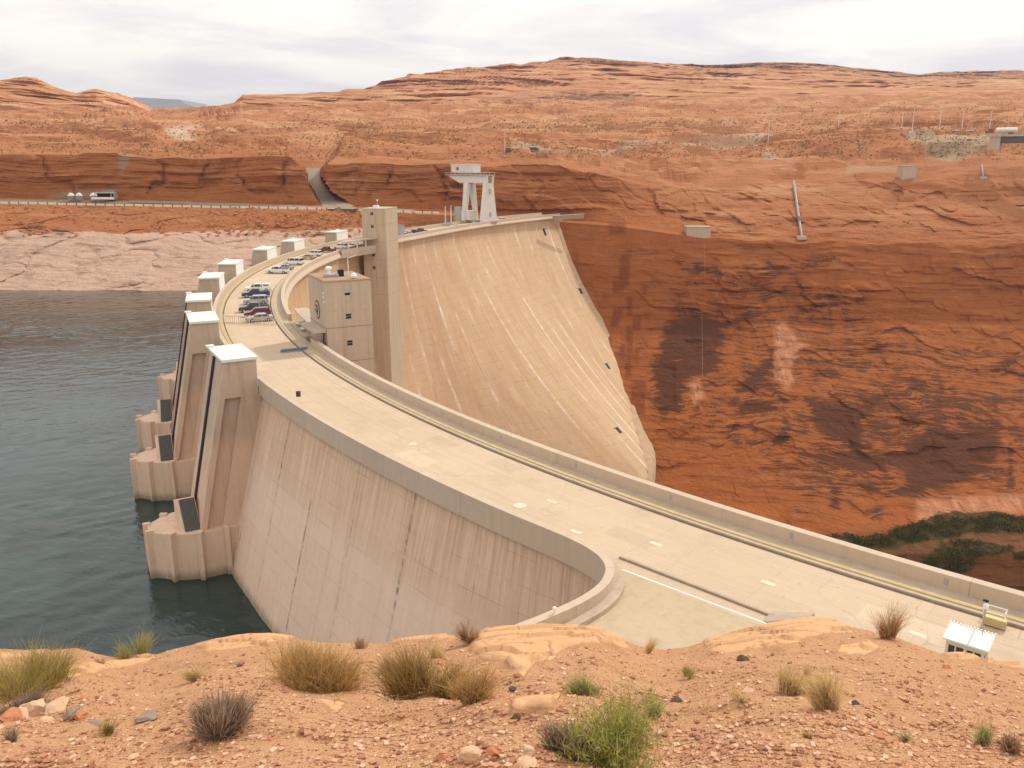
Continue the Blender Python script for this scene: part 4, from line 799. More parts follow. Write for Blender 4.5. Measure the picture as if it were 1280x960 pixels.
park(428, 305.5, RC, -8, 'parked_van', 'white van beside the footbridge to the elevator tower', 'van', PW)
for u, kd, mt, lab in ((502, 'wagon', PW, 'white wagon partly hidden by the right edge of the elevator tower'), (508, 'suv', PW, 'white sport utility car second in the row right of the elevator tower'), (517, 'suv', PK, 'black sport utility car between white cars and a maroon pickup, right of the elevator tower'), (526, 'pickup', PR, 'maroon pickup truck last in the row right of the elevator tower')):
    park(u, None, 240.6, -10, 'parked_' + kd, lab, kd, mt)
for u, kd, mt, lab in ((568, 'sedan', PW, 'white sedan at the foot of the left crane leg'), (597, 'suv', PS, 'silver car between the two legs of the gantry crane'), (626, 'wagon', PW, 'white wagon just right of the gantry crane')):
    park(u, None, 239.8, 80, 'parked_' + kd, lab, kd, mt)

# ------------------------------------------------------------------ small things on the crest
g0, g1 = Vector(pol(-20.1, 247.2)), Vector(pol(-21.4, 238.9)); dg = (g1 - g0).normalized(); LG = (g1 - g0).length; Mg = frame(g0, math.atan2(dg.y, dg.x))
GT = thing('security_gate', 'pale barred security gate standing open across the crest road beside the silver sedan', 'gate', tuple(g0), math.atan2(dg.y, dg.x))
q = MB(); q.box(0, LG, -.03, .03, .12, .2, Mg); q.box(0, LG, -.03, .03, 1.25, 1.33, Mg); q.build('rail', M['conc'], GT)
for k in range(25): x = LG * k / 24; q = MB(); q.box(x - .035, x + .035, -.035, .035, 0, 1.4 if k % 6 else 1.6, Mg); q.build('bar', M['conc'] if k % 6 else M['crane'], GT)
p = Vector(pol(-26.75, 240.0)); Mq = frame(p, R_(180 + 26.75)); PB2 = thing('vehicle_barrier', 'blue-grey steel barrier plate on the road beside the grey block', 'barrier', tuple(p), R_(206.75))
q = MB(); q.hexa([Mq @ Vector(a) for a in ((-2.4, -.5, .0), (1.6, -.5, 0), (1.6, .35, 0), (-2.4, .35, 0))], [Mq @ Vector(a) for a in ((-2.4, .1, .55), (1.6, .1, .55), (1.6, .33, .55), (-2.4, .33, .55))]); q.build('plate', plain('blue_grey_steel', (.14, .17, .24), .5), PB2)
q = MB(); q.box(-2.5, 1.7, .36, .5, 0, .12, Mq); q.build('hinge_bar', M['steel'], PB2)
p = at_z(373.5, 502, 0); SG = thing('road_sign', 'small dark-backed sign on two thin posts on the near crest road', 'sign', tuple(p)); ps = Vector(p)
q = MB(); q.box(-.27, .27, -.02, .02, .6, 1.3, frame(ps, .2)); q.build('panel', M['brown'], SG)
for s in (-.2, .2): q = MB(); q.box(s - .02, s + .02, .02, .05, 0, 1.3, frame(ps, .2)); q.build('post', M['wpaint'], SG)
# guard booth
cs = [Vector(p) for p in ((23.9, 41.3), (25.6, 39.95), (26.9, 41.3), (25.15, 42.6))]
o_b = Vector((*cs[0], 0)); rzb = math.atan2(cs[1].y - cs[0].y, cs[1].x - cs[0].x); LB = (cs[1] - cs[0]).length; DB = 1.75; Mq = frame(o_b, rzb)
BT = thing('guard_booth', 'small white-roofed guard booth with dark windows at the right end of the road', 'booth', tuple(o_b), rzb)
pan = plain('booth_panel', (.55, .53, .49), .6)
q = MB(); q.box(.12, LB - .12, .12, DB - .12, 0, .75, Mq); q.build('wall', pan, BT); q = MB(); q.box(.12, LB - .12, .12, DB - .12, 2.1, 2.4, Mq); q.build('head_panel', pan, BT)
for i, x in enumerate((.12, .58, 1.02, 1.48, LB - .3)):
    w = .06 if i in (1, 3) else .14
    for y in (.1, DB - .22): q = MB(); q.box(x, x + w, y, y + .12, .75, 2.1, Mq); q.build('window_post', pan, BT)
q = MB(); q.box(LB - .17, LB - .11, .3, DB - .3, .0, 2.2, Mq); q.build('door', M['conc'], BT)
for x0, x1 in ((.27, .57), (.65, 1.01), (1.17, 1.47), (1.55, LB - .31)): q = MB(); q.box(x0, x1, .15, .17, .76, 2.09, Mq); q.build('window', M['glass'], BT)
q = MB(); q.hexa([Mq @ Vector(a) for a in ((-.05, -.05, 2.4), (LB + .05, -.05, 2.4), (LB + .05, DB + .05, 2.46), (-.05, DB + .05, 2.46))], [Mq @ Vector(a) for a in ((-.05, -.05, 2.5), (LB + .05, -.05, 2.5), (LB + .05, DB + .05, 2.6), (-.05, DB + .05, 2.6))]); rf = q.build('roof', M['white'], BT)
q = MB()
for k in range(14): x = -.05 + (LB + .1) * k / 13; q.box(x - .03, x + .03, DB - .02, DB + .1, 2.6, 2.68, Mq)
q.build('roof_clips', M['wpaint'], rf)
q = MB(); q.tube([Mq @ Vector((LB * .55, -.1, 2.535)), Mq @ Vector((LB * .55, DB + .1, 2.635))], .02, 4); q.build('roof_seam', M['steel'], rf)
q = MB()
for k in (.25, .5, .8): q.tube([Mq @ Vector((LB * .75, DB * .8, 2.9)), Mq @ Vector((LB * (.4 + k * .7), DB * (.3 + .5 * (k == .5)), 2.6))], .012, 4)
q.tube([Mq @ Vector((LB * .75, DB * .8, 2.55)), Mq @ Vector((LB * .75, DB * .8, 3.1))], .025, 5); q.build('roof_aerial', M['steel'], BT)
p = Vector(at_z(1228, 786, 0)); CP_ = thing('camera_pole', 'short post with a white camera behind the guard booth', 'camera post', tuple(p)); q = MB(); q.tube([p, p + Vector((0, 0, 1.5))], .05, 6); q.build('post', M['steel'], CP_)
q = MB(); q.lathe([(.05, 0), (.16, .08), (.16, .3), (.05, .42)], tuple(p + Vector((0, 0, 1.35))), 10); q.build('camera', M['wpaint'], CP_); q = MB(); q.box(-.1, .2, -.05, .05, 1.85, 1.98, frame(p, 2.5)); q.tube([p + Vector((0, 0, 1.7)), p + Vector((0, 0, 1.9))], .03, 5); q.build('sensor', M['dark'], CP_)
p = Vector(at_z(1240, 783, 0)); yb = thing('yellow_barrier', 'yellow steel barrier box by the kerb beyond the guard booth', 'barrier', tuple(p), rzb); q = MB(); q.box(-.55, .75, -.2, .2, .1, .55, frame(p, rzb)); q.build('housing', M['yellow'], yb); q = MB(); q.box(-.5, .7, -.15, .15, .55, .62, frame(p, rzb)); q.build('lid', plain('yellow_lid', (.72, .55, .2), .6), yb)
for x in (-.45, .65): q = MB(); q.box(x - .06, x + .06, -.1, .1, 0, .1, frame(p, rzb)); q.build('foot', M['steel'], yb)
p = Vector(at_z(1251, 782, 0)); hr = thing('handrail', 'white tubular handrail against the parapet behind the guard booth', 'handrail', tuple(p), rzb); Mq = frame(p, rzb)
for z in (.4, .9): q = MB(); q.tube([Mq @ Vector((-1.1, .5, z)), Mq @ Vector((.15, .5, z)), Mq @ Vector((.15, -.1, z))], .035, 6); q.build('rail', M['wpaint'], hr)
for a in ((-1.1, .5), (.15, .5), (.15, -.1)): q = MB(); q.tube([Mq @ Vector((*a, 0)), Mq @ Vector((*a, .92))], .03, 6); q.build('post', M['wpaint'], hr)
p = Vector((2.6, 46.1, 1.15)); wl = MB(); wl.lathe([(.06, 0), (.06, .25), (.13, .28), (.13, .42), (.05, .48)], tuple(p), 10); tag(wl.build('wall_lamp', M['wpaint']), 'little white lamp on top of the curved wing wall', 'lamp')

# ------------------------------------------------------------------ far side: roads, walls, tanks, masts, bridge
def extract(name, poly, mat, lift=.2):
    msk = inpoly(UU, Vr, poly); fm = msk[:-1, :-1] & msk[1:, 1:] & msk[1:, :-1] & msk[:-1, 1:]
    if not fm.any(): return None
    return struct(grid_mesh(name, TP + np.array([0, -.3, lift]), mat, mask=fm))
mroad = plain('gravel_road', (.44, .33, .23), .95, .1, .2, .2); mgrey = plain('old_asphalt', (.30, .24, .18), .9, .2, .2, .2)
extract('access_road', [(381, 209), (403, 209)] + RAMP[4:10], mgrey);
extract('far_road', [(-520,248.5),(-100,248.5),(0,249),(200,251),(400,258),(520,262),(520,265),(400,262),(200,255),(0,253.5),(-520,253.5)], mgrey, .15)
FR = thing('guard_wall', 'long low pale guard wall with dark posts edging the far road above the lake', 'guard wall', tuple(at_y(250, 254, 424)))
uw = np.arange(-60, 552, 3.); pw = [hit(u, np.interp(u, [-60, 0, 400, 560], [254, 254.5, 262, 267.5]))[0] for u in uw]; pw = np.array([p if p is not None else (np.nan,) * 3 for p in pw], float)
okp = ~np.isnan(pw[:, 0]); pw = pw[okp]; pw[:, 1:] = np.stack([np.convolve(np.pad(pw[:, i], 7, 'edge'), np.ones(15) / 15, 'valid') for i in (1, 2)], 1)
tw = np.gradient(pw[:, :2], axis=0); tw /= np.linalg.norm(tw, axis=1)[:, None]; nw = np.stack([tw[:, 1], -tw[:, 0]], -1)
Pq = np.zeros((5, len(pw), 3))
for i, (o, z) in enumerate(((.25, -1.), (.25, .95), (-.25, .95), (-.25, -1.), (.25, -1.))): Pq[i, :, :2] = pw[:, :2] + nw * o; Pq[i, :, 2] = pw[:, 2] + z
o = grid_mesh('wall', Pq, plain('pale_guard_wall', (.80, .70, .52), .8), FR, smooth=False); solid_fix(o)
for k in range(0, len(pw), 4): q = MB(); q.box(-.22, .22, -.42, -.2, -.5, 1.15, frame(pw[k], math.atan2(tw[k][1], tw[k][0]))); q.build('post', M['wood'], FR)
# tank farm at the foot of the far cut
for i, (u, v, r, lab) in enumerate(((89, 247, 1.6, 'leftmost white domed tank at the foot of the red cut'), (99, 247, 1.6, 'second white domed tank from the left at the foot of the red cut'), (117, 247, 1.7, 'third white domed tank, left of the dark shed'), (127, 246.5, 1.7, 'white domed tank just above the dark shed'))):
    p = Vector(at_y(u, v, 432)); T = thing('domed_tank', lab, 'tank', tuple(p), 0, 'white tanks by the far road'); q = MB(); q.lathe([(r, -1), (r, .9)], tuple(p), 18); q.build('tank_wall', M['galv'], T)
    q = MB(); q.lathe([(r + .1, .9), (r * .8, 1.7), (r * .4, 2.2), (.2, 2.4)], tuple(p), 18); q.build('dome', M['crane'], T)
p = Vector(at_y(130, 247.5, 428)); T = thing('tank_shed', 'low open shed with dark front in front of the white tanks', 'shed', tuple(p)); q = MB(); q.box(-4.2, 4.2, -1, 2, 2.3, 2.8, frame(p, 0)); q.build('roof', M['crane_dk'], T); q = MB(); q.box(-4, 4, 1.7, 1.9, 0, 2.3, frame(p, 0)); q.build('back_wall', M['dark'], T); q = MB(); q.box(-5.5, 5.5, -1.6, -1.3, -.6, .5, frame(p, 0)); q.build('front_kerb', M['wpaint'], T)
for x in (-4, 4): q = MB(); q.box(x - .12, x + .12, -.9, -.6, 0, 2.3, frame(p, 0)); q.build('post', M['steel'], T)
p = Vector(at_y(138, 247, 435)); T = thing('pump_house', 'grey flat-roofed pump house right of the white tanks', 'building', tuple(p)); q = MB(); q.box(-2.4, 2.4, -2, 3, -1, 3.2, frame(p, 0)); q.build('wall', M['steel'], T); q = MB(); q.box(-2.6, 2.6, -2.2, 3.2, 3.2, 3.5, frame(p, 0)); q.build('roof', M['galv'], T); q = MB(); q.box(-.8, .8, -2.05, -1.9, -.5, 2.2, frame(p, 0)); q.build('door', M['dark'], T)
# concrete blocks on the canyon rim
for u, v, w, h, lab in ((872, 295, 12.5, 4.6, 'pale concrete anchor block on the rim right of the dam end'), (1134, 222, 8.2, 6.4, 'square grey concrete pedestal on the rim below the bridge road')):
    p = hit(u, v)[0]; T = thing('anchor_block', lab, 'concrete block', tuple(p)); q = MB(); q.box(-w / 2, w / 2, -2.2, 5, -2.5, h, frame(p, 0)); q.build('block', M['block'], T); q = MB(); q.box(-w / 2 - .2, w / 2 + .2, -2.5, 5, h, h + .5, frame(p, 0)); q.build('cap', M['conc'], T)
# conduit on the cliff, cables, masts
def draped(u0, v0, u1, v1, n, lift):
    out = []
    for k in range(n):
        p, nn2 = hit(u0 + (u1 - u0) * k / (n - 1), v0 + (v1 - v0) * k / (n - 1))
        if p: out.append(p + Vector((0, -lift, lift * .3)))
    return out
pp = draped(991, 227, 1001, 297, 12, 1.2); T = thing('cliff_conduit', 'grey conduit running down the cliff face to a small concrete foot', 'pipe', tuple(pp[-1])); q = MB(); q.tube(pp, .75, 8); q.build('pipe', M['galv'], T); q = MB(); q.box(-2.4, 2.4, -1.5, 2.5, -1.2, .6, frame(pp[-1], 0)); q.build('foot', M['conc'], T)
pp = draped(1226, 207, 1228, 222, 5, .8); T = thing('cliff_conduit', 'short grey conduit on the rim below the bridge end', 'pipe', tuple(pp[-1])); q = MB(); q.tube(pp, .6, 8); q.build('pipe', M['galv'], T); q = MB(); q.box(-1.8, 1.8, -1.2, 2, -1, .5, frame(pp[-1], 0)); q.build('foot', M['conc'], T)
for a, lab in (((880, 304, 881, 350), 'short pale cable hanging down the cliff below the anchor block'), ((877, 392, 878, 470), 'long pale cable hanging over the dark stained cliff patch')):
    q = MB(); q.tube(draped(a[0], a[1], a[2], a[3], 14, .5), .06, 4); tag(q.build('hanging_cable', M['cable']), lab, 'cable')
for i, (u, v, h, lab) in enumerate(((631, 191, 13, 'thin pale mast standing on the plateau above the gantry crane'), (960, 178, 14, 'pale mast beside the grey pad on the plateau'), (1048, 158, 11, 'thin pale mast right of the pad on the plateau'), (1127, 160, 10, 'leftmost thin lamp mast by the bridge road'), (1140, 164, 14, 'tall lamp mast second from the left by the bridge road'), (1174, 163, 13, 'lamp mast above the grey embankment'), (1202, 162, 12, 'lamp mast just left of the white parked cars by the bridge'), (1237, 160, 11, 'lamp mast beside the tank truck'))):
    p = hit(u, v)[0]
    if p is None: continue
    k = p.y / 560; T = thing('lamp_mast', lab, 'mast', tuple(p), 0, 'thin masts on the plateau'); q = MB(); q.tube([p - Vector((0, 0, 1)), p + Vector((0, 0, h * k))], .26 * k, 6, .14 * k); q.build('pole', M['crane'], T); q = MB(); q.box(-.7, .7, -.3, .3, h * k, h * k + .4, frame(p, 0)); q.build('head', M['steel'], T)
# bridge end
bx, by, bz = at_y(1252, 168, 520); Bp = Vector((bx, by, bz)); rb = R_(-38); Mq = frame(Bp, rb)
BRG = thing('road_bridge', 'end of a steel road bridge entering at the right edge with railing and dark girders', 'bridge', tuple(Bp), rb)
q = MB(); q.box(0, 190, -5, 5, -1.3, 0, Mq); q.build('deck', M['conc'], BRG); q = MB()
for y in (-4.4, -1.5, 1.5, 4.0): q.box(.8, 190, y, y + .5, -5, -1.3, Mq)
q.build('girders', M['grate'], BRG); q = MB(); q.box(-5, .6, -6, 6, -9, -.2, Mq); q.box(-7, 1.2, -6.6, -6, -1.4, .6, Mq); q.build('abutment', M['block'], BRG)
for s in (-5, 5):
    q = MB()
    for z in (.5, 1.1, 1.9): q.box(-2, 190, s - .06, s + .06, z, z + .12, Mq)
    for k in range(60): q.box(k * 3.1, k * 3.1 + .15, s - .08, s + .08, 0, 2.1, Mq)
    q.build('railing', M['galv'], BRG)
T = thing('tank_truck', 'red truck with a long white tank trailer crossing onto the bridge', 'truck', tuple(Mq @ Vector((-3, 2, .1))), rb); q = MB(); n = 16
Mt = Mq @ Matrix.Translation((2, 2, 2.6)) @ Matrix.Rotation(R_(90), 4, 'Y'); q.lathe([(.9, -5.6), (1.35, -5.3), (1.35, 5.3), (.9, 5.6)], (0, 0, 0), n); q.v = [tuple(Mt @ Vector(p)) for p in q.v]; q.build('tank', M['white'], T)
q = MB(); q.box(-7.4, -4.6, .9, 3.1, .8, 3.4, Mq); q.box(-9, -7.4, 1, 3, .8, 2.2, Mq); cbn = q.build('cab', paint('red_truck_paint', (.25, .02, .02)), T); q = MB(); q.box(-7.5, -7.38, 1.1, 2.9, 2.3, 3.1, Mq); q.box(-7.2, -5.6, .88, .9, 2.3, 3.0, Mq); q.build('window', M['glass'], cbn)
for x in (-8, -5.2, 3.8, 5.2): q = MB(); q.box(x - .5, x + .5, .75, 3.25, .0, 1.0, Mq); q.build('axle_wheels', M['tyre'], T)
for (x, y, kd, mt, lab) in ((13, -2.6, 'sedan', PW, 'white car on the bridge in front of the tank truck'), (-23, -1, 'suv', PW, 'white car on the road just left of the red truck'), (-33, -1.5, 'sedan', PW, 'white car farthest left on the road to the bridge')):
    vehicle('passing_car', lab, kd, mt, Mq @ Vector((x, y, 0)) if x > 0 else Vector(hit(1213 if x == -23 else 1195, 164.5)[0]) + Vector((0, 0, .2)), rb + math.pi, group='cars by the bridge')
for u, v, kd, mt, lab in ((668, 189, 'van', PK, 'dark vehicle on the plateau road above the gantry crane'), (636, 189.5, 'suv', paint('green_car_paint', (.08, .09, .04)), 'greenish vehicle beside the thin mast on the plateau')):
    vehicle('plateau_vehicle', lab, kd, mt, Vector(hit(u, v)[0]) + Vector((0, 0, .3)), .3, group='vehicles on the plateau')
# concrete end of the crest at the far abutment
p0, p1 = Vector(at_z(652, 274.5, 0)), Vector(at_y(729, 268.5, 446)); T = thing('abutment_wall', 'low grey concrete wall ending the crest road at the far cliff', 'wall', tuple(p1)); dq = (p1 - p0); dq.z = 0; Lq = dq.length; Mq = frame((p0.x, p0.y, 0), math.atan2(dq.y, dq.x)); q = MB(); q.box(Lq * .5, Lq, -.6, .6, -1.3, .7, Mq); q.build('wall', plain('stained_wall', (.34, .26, .19), .9), T); q = MB(); q.box(Lq * .5 - .3, Lq + .3, -.8, .8, .7, .95, Mq); q.build('coping', M['block'], T)

# scrub on the plateau and talus, too many to count
V, Fc = [], []; nS = 0
while nS < 9000:
    u, v = rng.uniform(-150, 1430), rng.choice([rng.uniform(128, 200), rng.uniform(150, 197), rng.uniform(256, 288)], p=[.45, .5, .05])
    if v > 250 and u > 520: continue
    p, n = hit(u, v)
    if p is None or n.z < .55: continue
    if fbm(p.x / 60, p.y / 60, 3., 3) < rng.uniform(-.35, .15): continue
    r = rng.uniform(.25, .7) * (p.y / 560) ** .5; nS += 1
    for k in range(3):
        a = rng.uniform(0, 6.28); w = Vector((math.cos(a), math.sin(a), 0)) * r; t = Vector((rng.normal() * .3 * r, rng.normal() * .3 * r, r * rng.uniform(.7, 1.2))); b = len(V)
        V += [p - w, p - w * .6 + t * .8, p + t, p + w * .7 + t * .7, p + w]; Fc.append((b, b + 1, b + 2, b + 3, b + 4))
m = NT('sage_scrub'); rnd = m.n('ShaderNodeNewGeometry').outputs['Random Per Island']; m.col(m.mix(rnd, (.20, .14, .06), (.42, .30, .16))); m.rough(.95, .1)
struct(mesh('desert_scrub', V, Fc, m.m), 'scattered desert scrub dotting the far plateau', 'scrub', 'stuff')
V, Fc = [], []; nS = 0
while nS < 900:
    u, v = rng.uniform(-100, 520), rng.uniform(258, 296); p, n = hit(u, v)
    if p is None or n.z < .25 or rng.uniform() > .3 + fbm(p.x / 15, p.y / 15, 1., 2) + .5 * (260 < u < 480): continue
    r = rng.uniform(.25, 1.1) ** 1.5; nS += 1; b = len(V); q = rng.normal(size=(8, 3)) * .3
    c = [(-1, -1, -.7), (1, -1, -.7), (1, 1, -.7), (-1, 1, -.7), (-1, -1, .7), (1, -1, .7), (1, 1, .7), (-1, 1, .7)]
    V += [p + Vector((np.array(c[i]) * .7 + q[i]) * r) for i in range(8)]; Fc += [tuple(b + i for i in f) for f in ((3, 2, 1, 0), (4, 5, 6, 7), (0, 1, 5, 4), (1, 2, 6, 5), (2, 3, 7, 6), (3, 0, 4, 7))]
struct(mesh('talus_boulders', V, Fc, plain('talus_rock', (.46, .20, .10), .95, .1, .3, .4)), 'loose boulders on the red slope under the far road', 'boulders', 'stuff')
# green growth on the seep ledge low on the canyon wall
V, Fc = [], []; nS = 0; tries = 0
while nS < 9000 and tries < 60000:
    tries += 1; u, v = rng.uniform(980, 1420), rng.uniform(636, 745)
    if not any(inpoly(np.array([u]), np.array([v]), P_)[0] for P_ in VEG): continue
    p, n = hit(u, v)
    if p is None or fbm(p.x / 6, p.y / 6, p.z / 4, 3) < rng.uniform(-.25, .3): continue
    r = rng.uniform(.12, .5); nS += 1; p = p + Vector((0, -.3, .2)) 
    for k in range(3):
        d1 = Vector(rng.normal(size=3)).normalized() * r; d2 = Vector(rng.normal(size=3)).normalized() * r * .6; c = p + Vector(rng.normal(size=3)) * .35; b = len(V)
        V += [c - d1, c - d2 * .5, c + d1, c + d2 + Vector((0, 0, .3))]; Fc.append((b, b + 1, b + 2, b + 3))
m = NT('seep_foliage'); rnd = m.n('ShaderNodeNewGeometry').outputs['Random Per Island']; m.col(m.mix(rnd, (.02, .035, .008), (.14, .12, .035))); m.rough(.9, .1)
struct(mesh('seep_vegetation', V, Fc, m.m), 'dark green growth on the seep ledge low on the canyon wall', 'vegetation', 'stuff')
# ------------------------------------------------------------------ near rim
ED = np.array([(-300,830,13),(-100,822,13),(0,811,13),(30,812,13),(60,813,12.5),(95,810,12.5),(120,817,12.5),(150,823,12.5),(185,822,12.5),(215,812,12.8),(260,801,13),(330,795,13.2),(365,797,13),(400,803,12.6),(430,804,12.4),(470,805,12.2),(520,800,12),(560,797,11.8),(600,790,11.6),(640,786.5,11.5),(700,786,11.5),(745,785.5,11.6),(770,797,11.8),(800,808,12),(830,812,12.2),(860,808,12.4),(900,796,12.8),(945,784,13.2),(985,778,13.4),(1010,775,13.5),(1040,779,13.3),(1065,784,13),(1095,790,12.8),(1125,798,12.4),(1160,811,12.2),(1180,818,12),(1200,820,12),(1230,824,11.8),(1255,829,11.6),(1285,835,11.4),(1400,838,11.5),(1600,846,12)], float)
ex, ey, ez = at_y(ED[:, 0], ED[:, 1], ED[:, 2]); eph = np.arctan2(ex, ey); ede = np.hypot(ex, ey)
Z0 = EYE - 1.68
def rim(x, y):
    ph, d = np.arctan2(x, y), np.hypot(x, y); de = np.interp(ph, eph, ede); ze = np.interp(ph, eph, ez); t = d / de
    z = Z0 + (ze - Z0) * t
    e_ = 1 - np.clip((d - de) / .6, 0, 1)
    z = z + (.11 * fbm(x / 1.7, y / 1.7, 0, 4) + .045 * fbm(x / .35, y / .35, 3., 3) + .10 * (1 / (1 + np.exp(-12 * fbm(x / 1.3 + 5, y / .6, 8., 2))) - .5)) * np.clip(1.05 - t ** 6, .12, 1) * e_
    o = np.clip(d - de, 0, 99)
    z = z - np.where(o > 0, .35 * o + .9 * np.clip(o - .35, 0, None) ** 1.15 + 1.1 * np.clip(o - 1.5, 0, None), 0)
    return z
def fg(u, v):
    dx, dy, dz = (float(q) for q in ray(u, v)); lo, hi = 1.5, 30.
    prev = 1.0
    for t in np.arange(1.0, 30, .1):
        if EYE + dz * t < float(rim(dx * t, dy * t)):
            a, b = prev, t
            for _ in range(14):
                c = (a + b) / 2
                if EYE + dz * c < float(rim(dx * c, dy * c)): b = c
                else: a = c
            return Vector((dx * b, dy * b, float(rim(dx * b, dy * b))))
        prev = t
    t = 12.2 / dy; return Vector((dx * t, 12.2, float(rim(dx * t, 12.2))))
ph = np.concatenate([np.linspace(R_(-75), R_(-36), 80)[:-1], np.linspace(R_(-36), R_(36), 640), np.linspace(R_(36), R_(75), 80)[1:]])
tt = np.concatenate([np.linspace(.05, .34, 24)[:-1], np.linspace(.34, 1.0, 230), 1 + np.linspace(.004, .12, 16), 1 + np.linspace(.14, 2.6, 40)])
deg_ = np.interp(ph, eph, ede); D2 = tt[:, None] * deg_[None, :]
GX, GY = D2 * np.sin(ph), D2 * np.cos(ph); GZ = rim(GX, GY)
oo = np.clip(D2 - deg_, 0, None); GX = GX + np.clip(oo, 0, 1) * .6 * fbm(GX / 2, GY / 2, GZ / 2); GZ = np.maximum(GZ, -70)
gu, gv = project(np.stack([GX, GY, GZ], -1).reshape(-1, 3)); gu, gv = gu.reshape(GX.shape), gv.reshape(GX.shape)
SLAB = [[(588,805),(605,788),(640,780),(745,778),(772,796),(790,812),(760,808),(730,806),(705,815),(690,826),(672,832),(655,846),(638,836),(632,826),(605,823),(590,814)], [(880,800),(950,782),(1010,770),(1045,776),(1070,792),(1030,795),(1000,803),(960,812),(910,818),(885,812)], [(1052,806),(1085,802),(1100,812),(1075,822),(1045,818)], [(1180,818),(1215,815),(1225,825),(1190,826)], [(245,805),(330,790),(372,797),(340,806),(260,815)], [(0,855),(70,838),(185,818),(200,824),(90,850),(0,882)], [(0,818),(60,814),(50,822),(0,826)], [(1230,816),(1285,826),(1285,838),(1235,828)], [(640,878),(700,870),(690,888),(640,890)], [(395,872),(440,880),(420,892)], [(480,800),(560,793),(575,800),(500,808)]]
slab = soft(gu, gv, SLAB, 4)
GZ = np.where(D2 < deg_ * 1.02, GZ + slab * (.05 + .05 * fbm(GX / .9, GY / .5, 3., 4) + .03 * np.sign(fbm(GX / 1.4, GY / .45, 6., 2))), GZ)
m = NT('red_gravel_ground'); P = m.pos(); n1 = m.noise(P, .5, 5, .6); n2 = m.noise(P, 6., 5, .7); n3 = m.noise(P, 28., 3, .6); sl = m.attr('slab').outputs['Fac']
soil = m.mix(n1, (.43, .225, .112), (.565, .345, .19)); soil = m.mix(m.ramp(n2, .45, .7, 0, .6), soil, (.385, .195, .105)); soil = m.mix(m.ramp(n3, .55, .75, 0, .5), soil, (.70, .48, .33)); soil = m.mix(m.ramp(n3, .42, .28, 0, .5), soil, (.27, .12, .065))
sb = m.mix(m.noise(P, 1.3, 5, .6), (.55, .305, .15), (.65, .42, .245)); sb = m.mix(m.ramp(m.noise(m.scale(P, (1., 3.5, 3.)), 1.6, 6, .7, 1.), .60, .66, 0, .6), sb, (.40, .22, .12)); sb = m.mix(m.ramp(n2, .5, .7, 0, .5), sb, (.62, .33, .17)); sb = m.mix(m.ramp(n3, .62, .75, 0, .35), sb, (.36, .2, .12))
cw = m.n('ShaderNodeVectorMath', {0: P, 1: m.scale(m.n('ShaderNodeTexNoise', {'Vector': P, 'Scale': 1.6, 'Detail': 3.}).outputs['Color'], (.9, .9, .9))}, operation='ADD').outputs[0]; ck = m.n('ShaderNodeTexVoronoi', {'Vector': cw, 'Scale': 1.15}, feature='DISTANCE_TO_EDGE').outputs['Distance']; ckr = m.math('MULTIPLY', m.ramp(ck, .035, .0), m.ramp(n1, .4, .6, .2, 1.)); sb = m.mix(m.math('MULTIPLY', ckr, .8), sb, (.24, .12, .06))
kk = m.ramp(m.math('ADD', sl, m.math('MULTIPLY', m.math('SUBTRACT', n2, .5), .9)), .42, .6)
m.col(m.mix(kk, soil, sb)); m.rough(.95, .1); m.bump(m.math('ADD', m.math('MULTIPLY', n2, m.ramp(kk, 0, 1, 1., .25)), m.math('MULTIPLY', n3, m.ramp(kk, 0, 1, .6, .1))), .9, .045); M['ground'] = m.m
go = grid_mesh('near_ground', np.stack([GX, GY, GZ], -1)[::-1], M['ground'], smooth=True)
at = go.data.attributes.new('slab', 'FLOAT', 'POINT'); at.data.foreach_set('value', slab[::-1].astype(np.float32).ravel()); struct(go, 'orange gravelly sandstone rim in the foreground', 'ground')

def stone(c, r, seed, flat=.6):
    g = np.random.default_rng(seed); bm = bmesh.new(); bmesh.ops.create_icosphere(bm, subdivisions=3, radius=1)
    pl = [(Vector(g.normal(size=3)).normalized(), g.uniform(.5, .85)) for _ in range(14)]
    rz = Matrix.Rotation(g.uniform(0, 6.3), 3, 'Z'); sx = g.uniform(.8, 1.35)
    for v in bm.verts:
        p = v.co.copy()
        for n, d_ in pl:
            e = p.dot(n) - d_
            if e > 0: p -= n * e
        p *= 1 + .03 * g.normal() + .12 * float(perlin(p.x * 2 + seed, p.y * 2, p.z * 2)); p.x *= sx; p.z *= flat; v.co = rz @ p * r + Vector(c)
    V = [tuple(v.co) for v in bm.verts]; Fc = [tuple(v.index for v in f.verts) for f in bm.faces]; bm.free(); return V, Fc
def stone_mat(name, a, b):
    m = NT(name); P = m.pos(); n = m.noise(P, 9., 5, .65); m.col(m.mix(n, a, b)); m.rough(.95, .1); m.bump(n, .6, .02); return m.m
RKT, RKG, RKR, RKD = stone_mat('tan_stone', (.50, .30, .18), (.70, .50, .34)), stone_mat('grey_stone', (.22, .17, .13), (.36, .29, .23)), stone_mat('red_stone', (.42, .17, .08), (.55, .26, .14)), stone_mat('dark_stone', (.07, .05, .04), (.15, .10, .07))
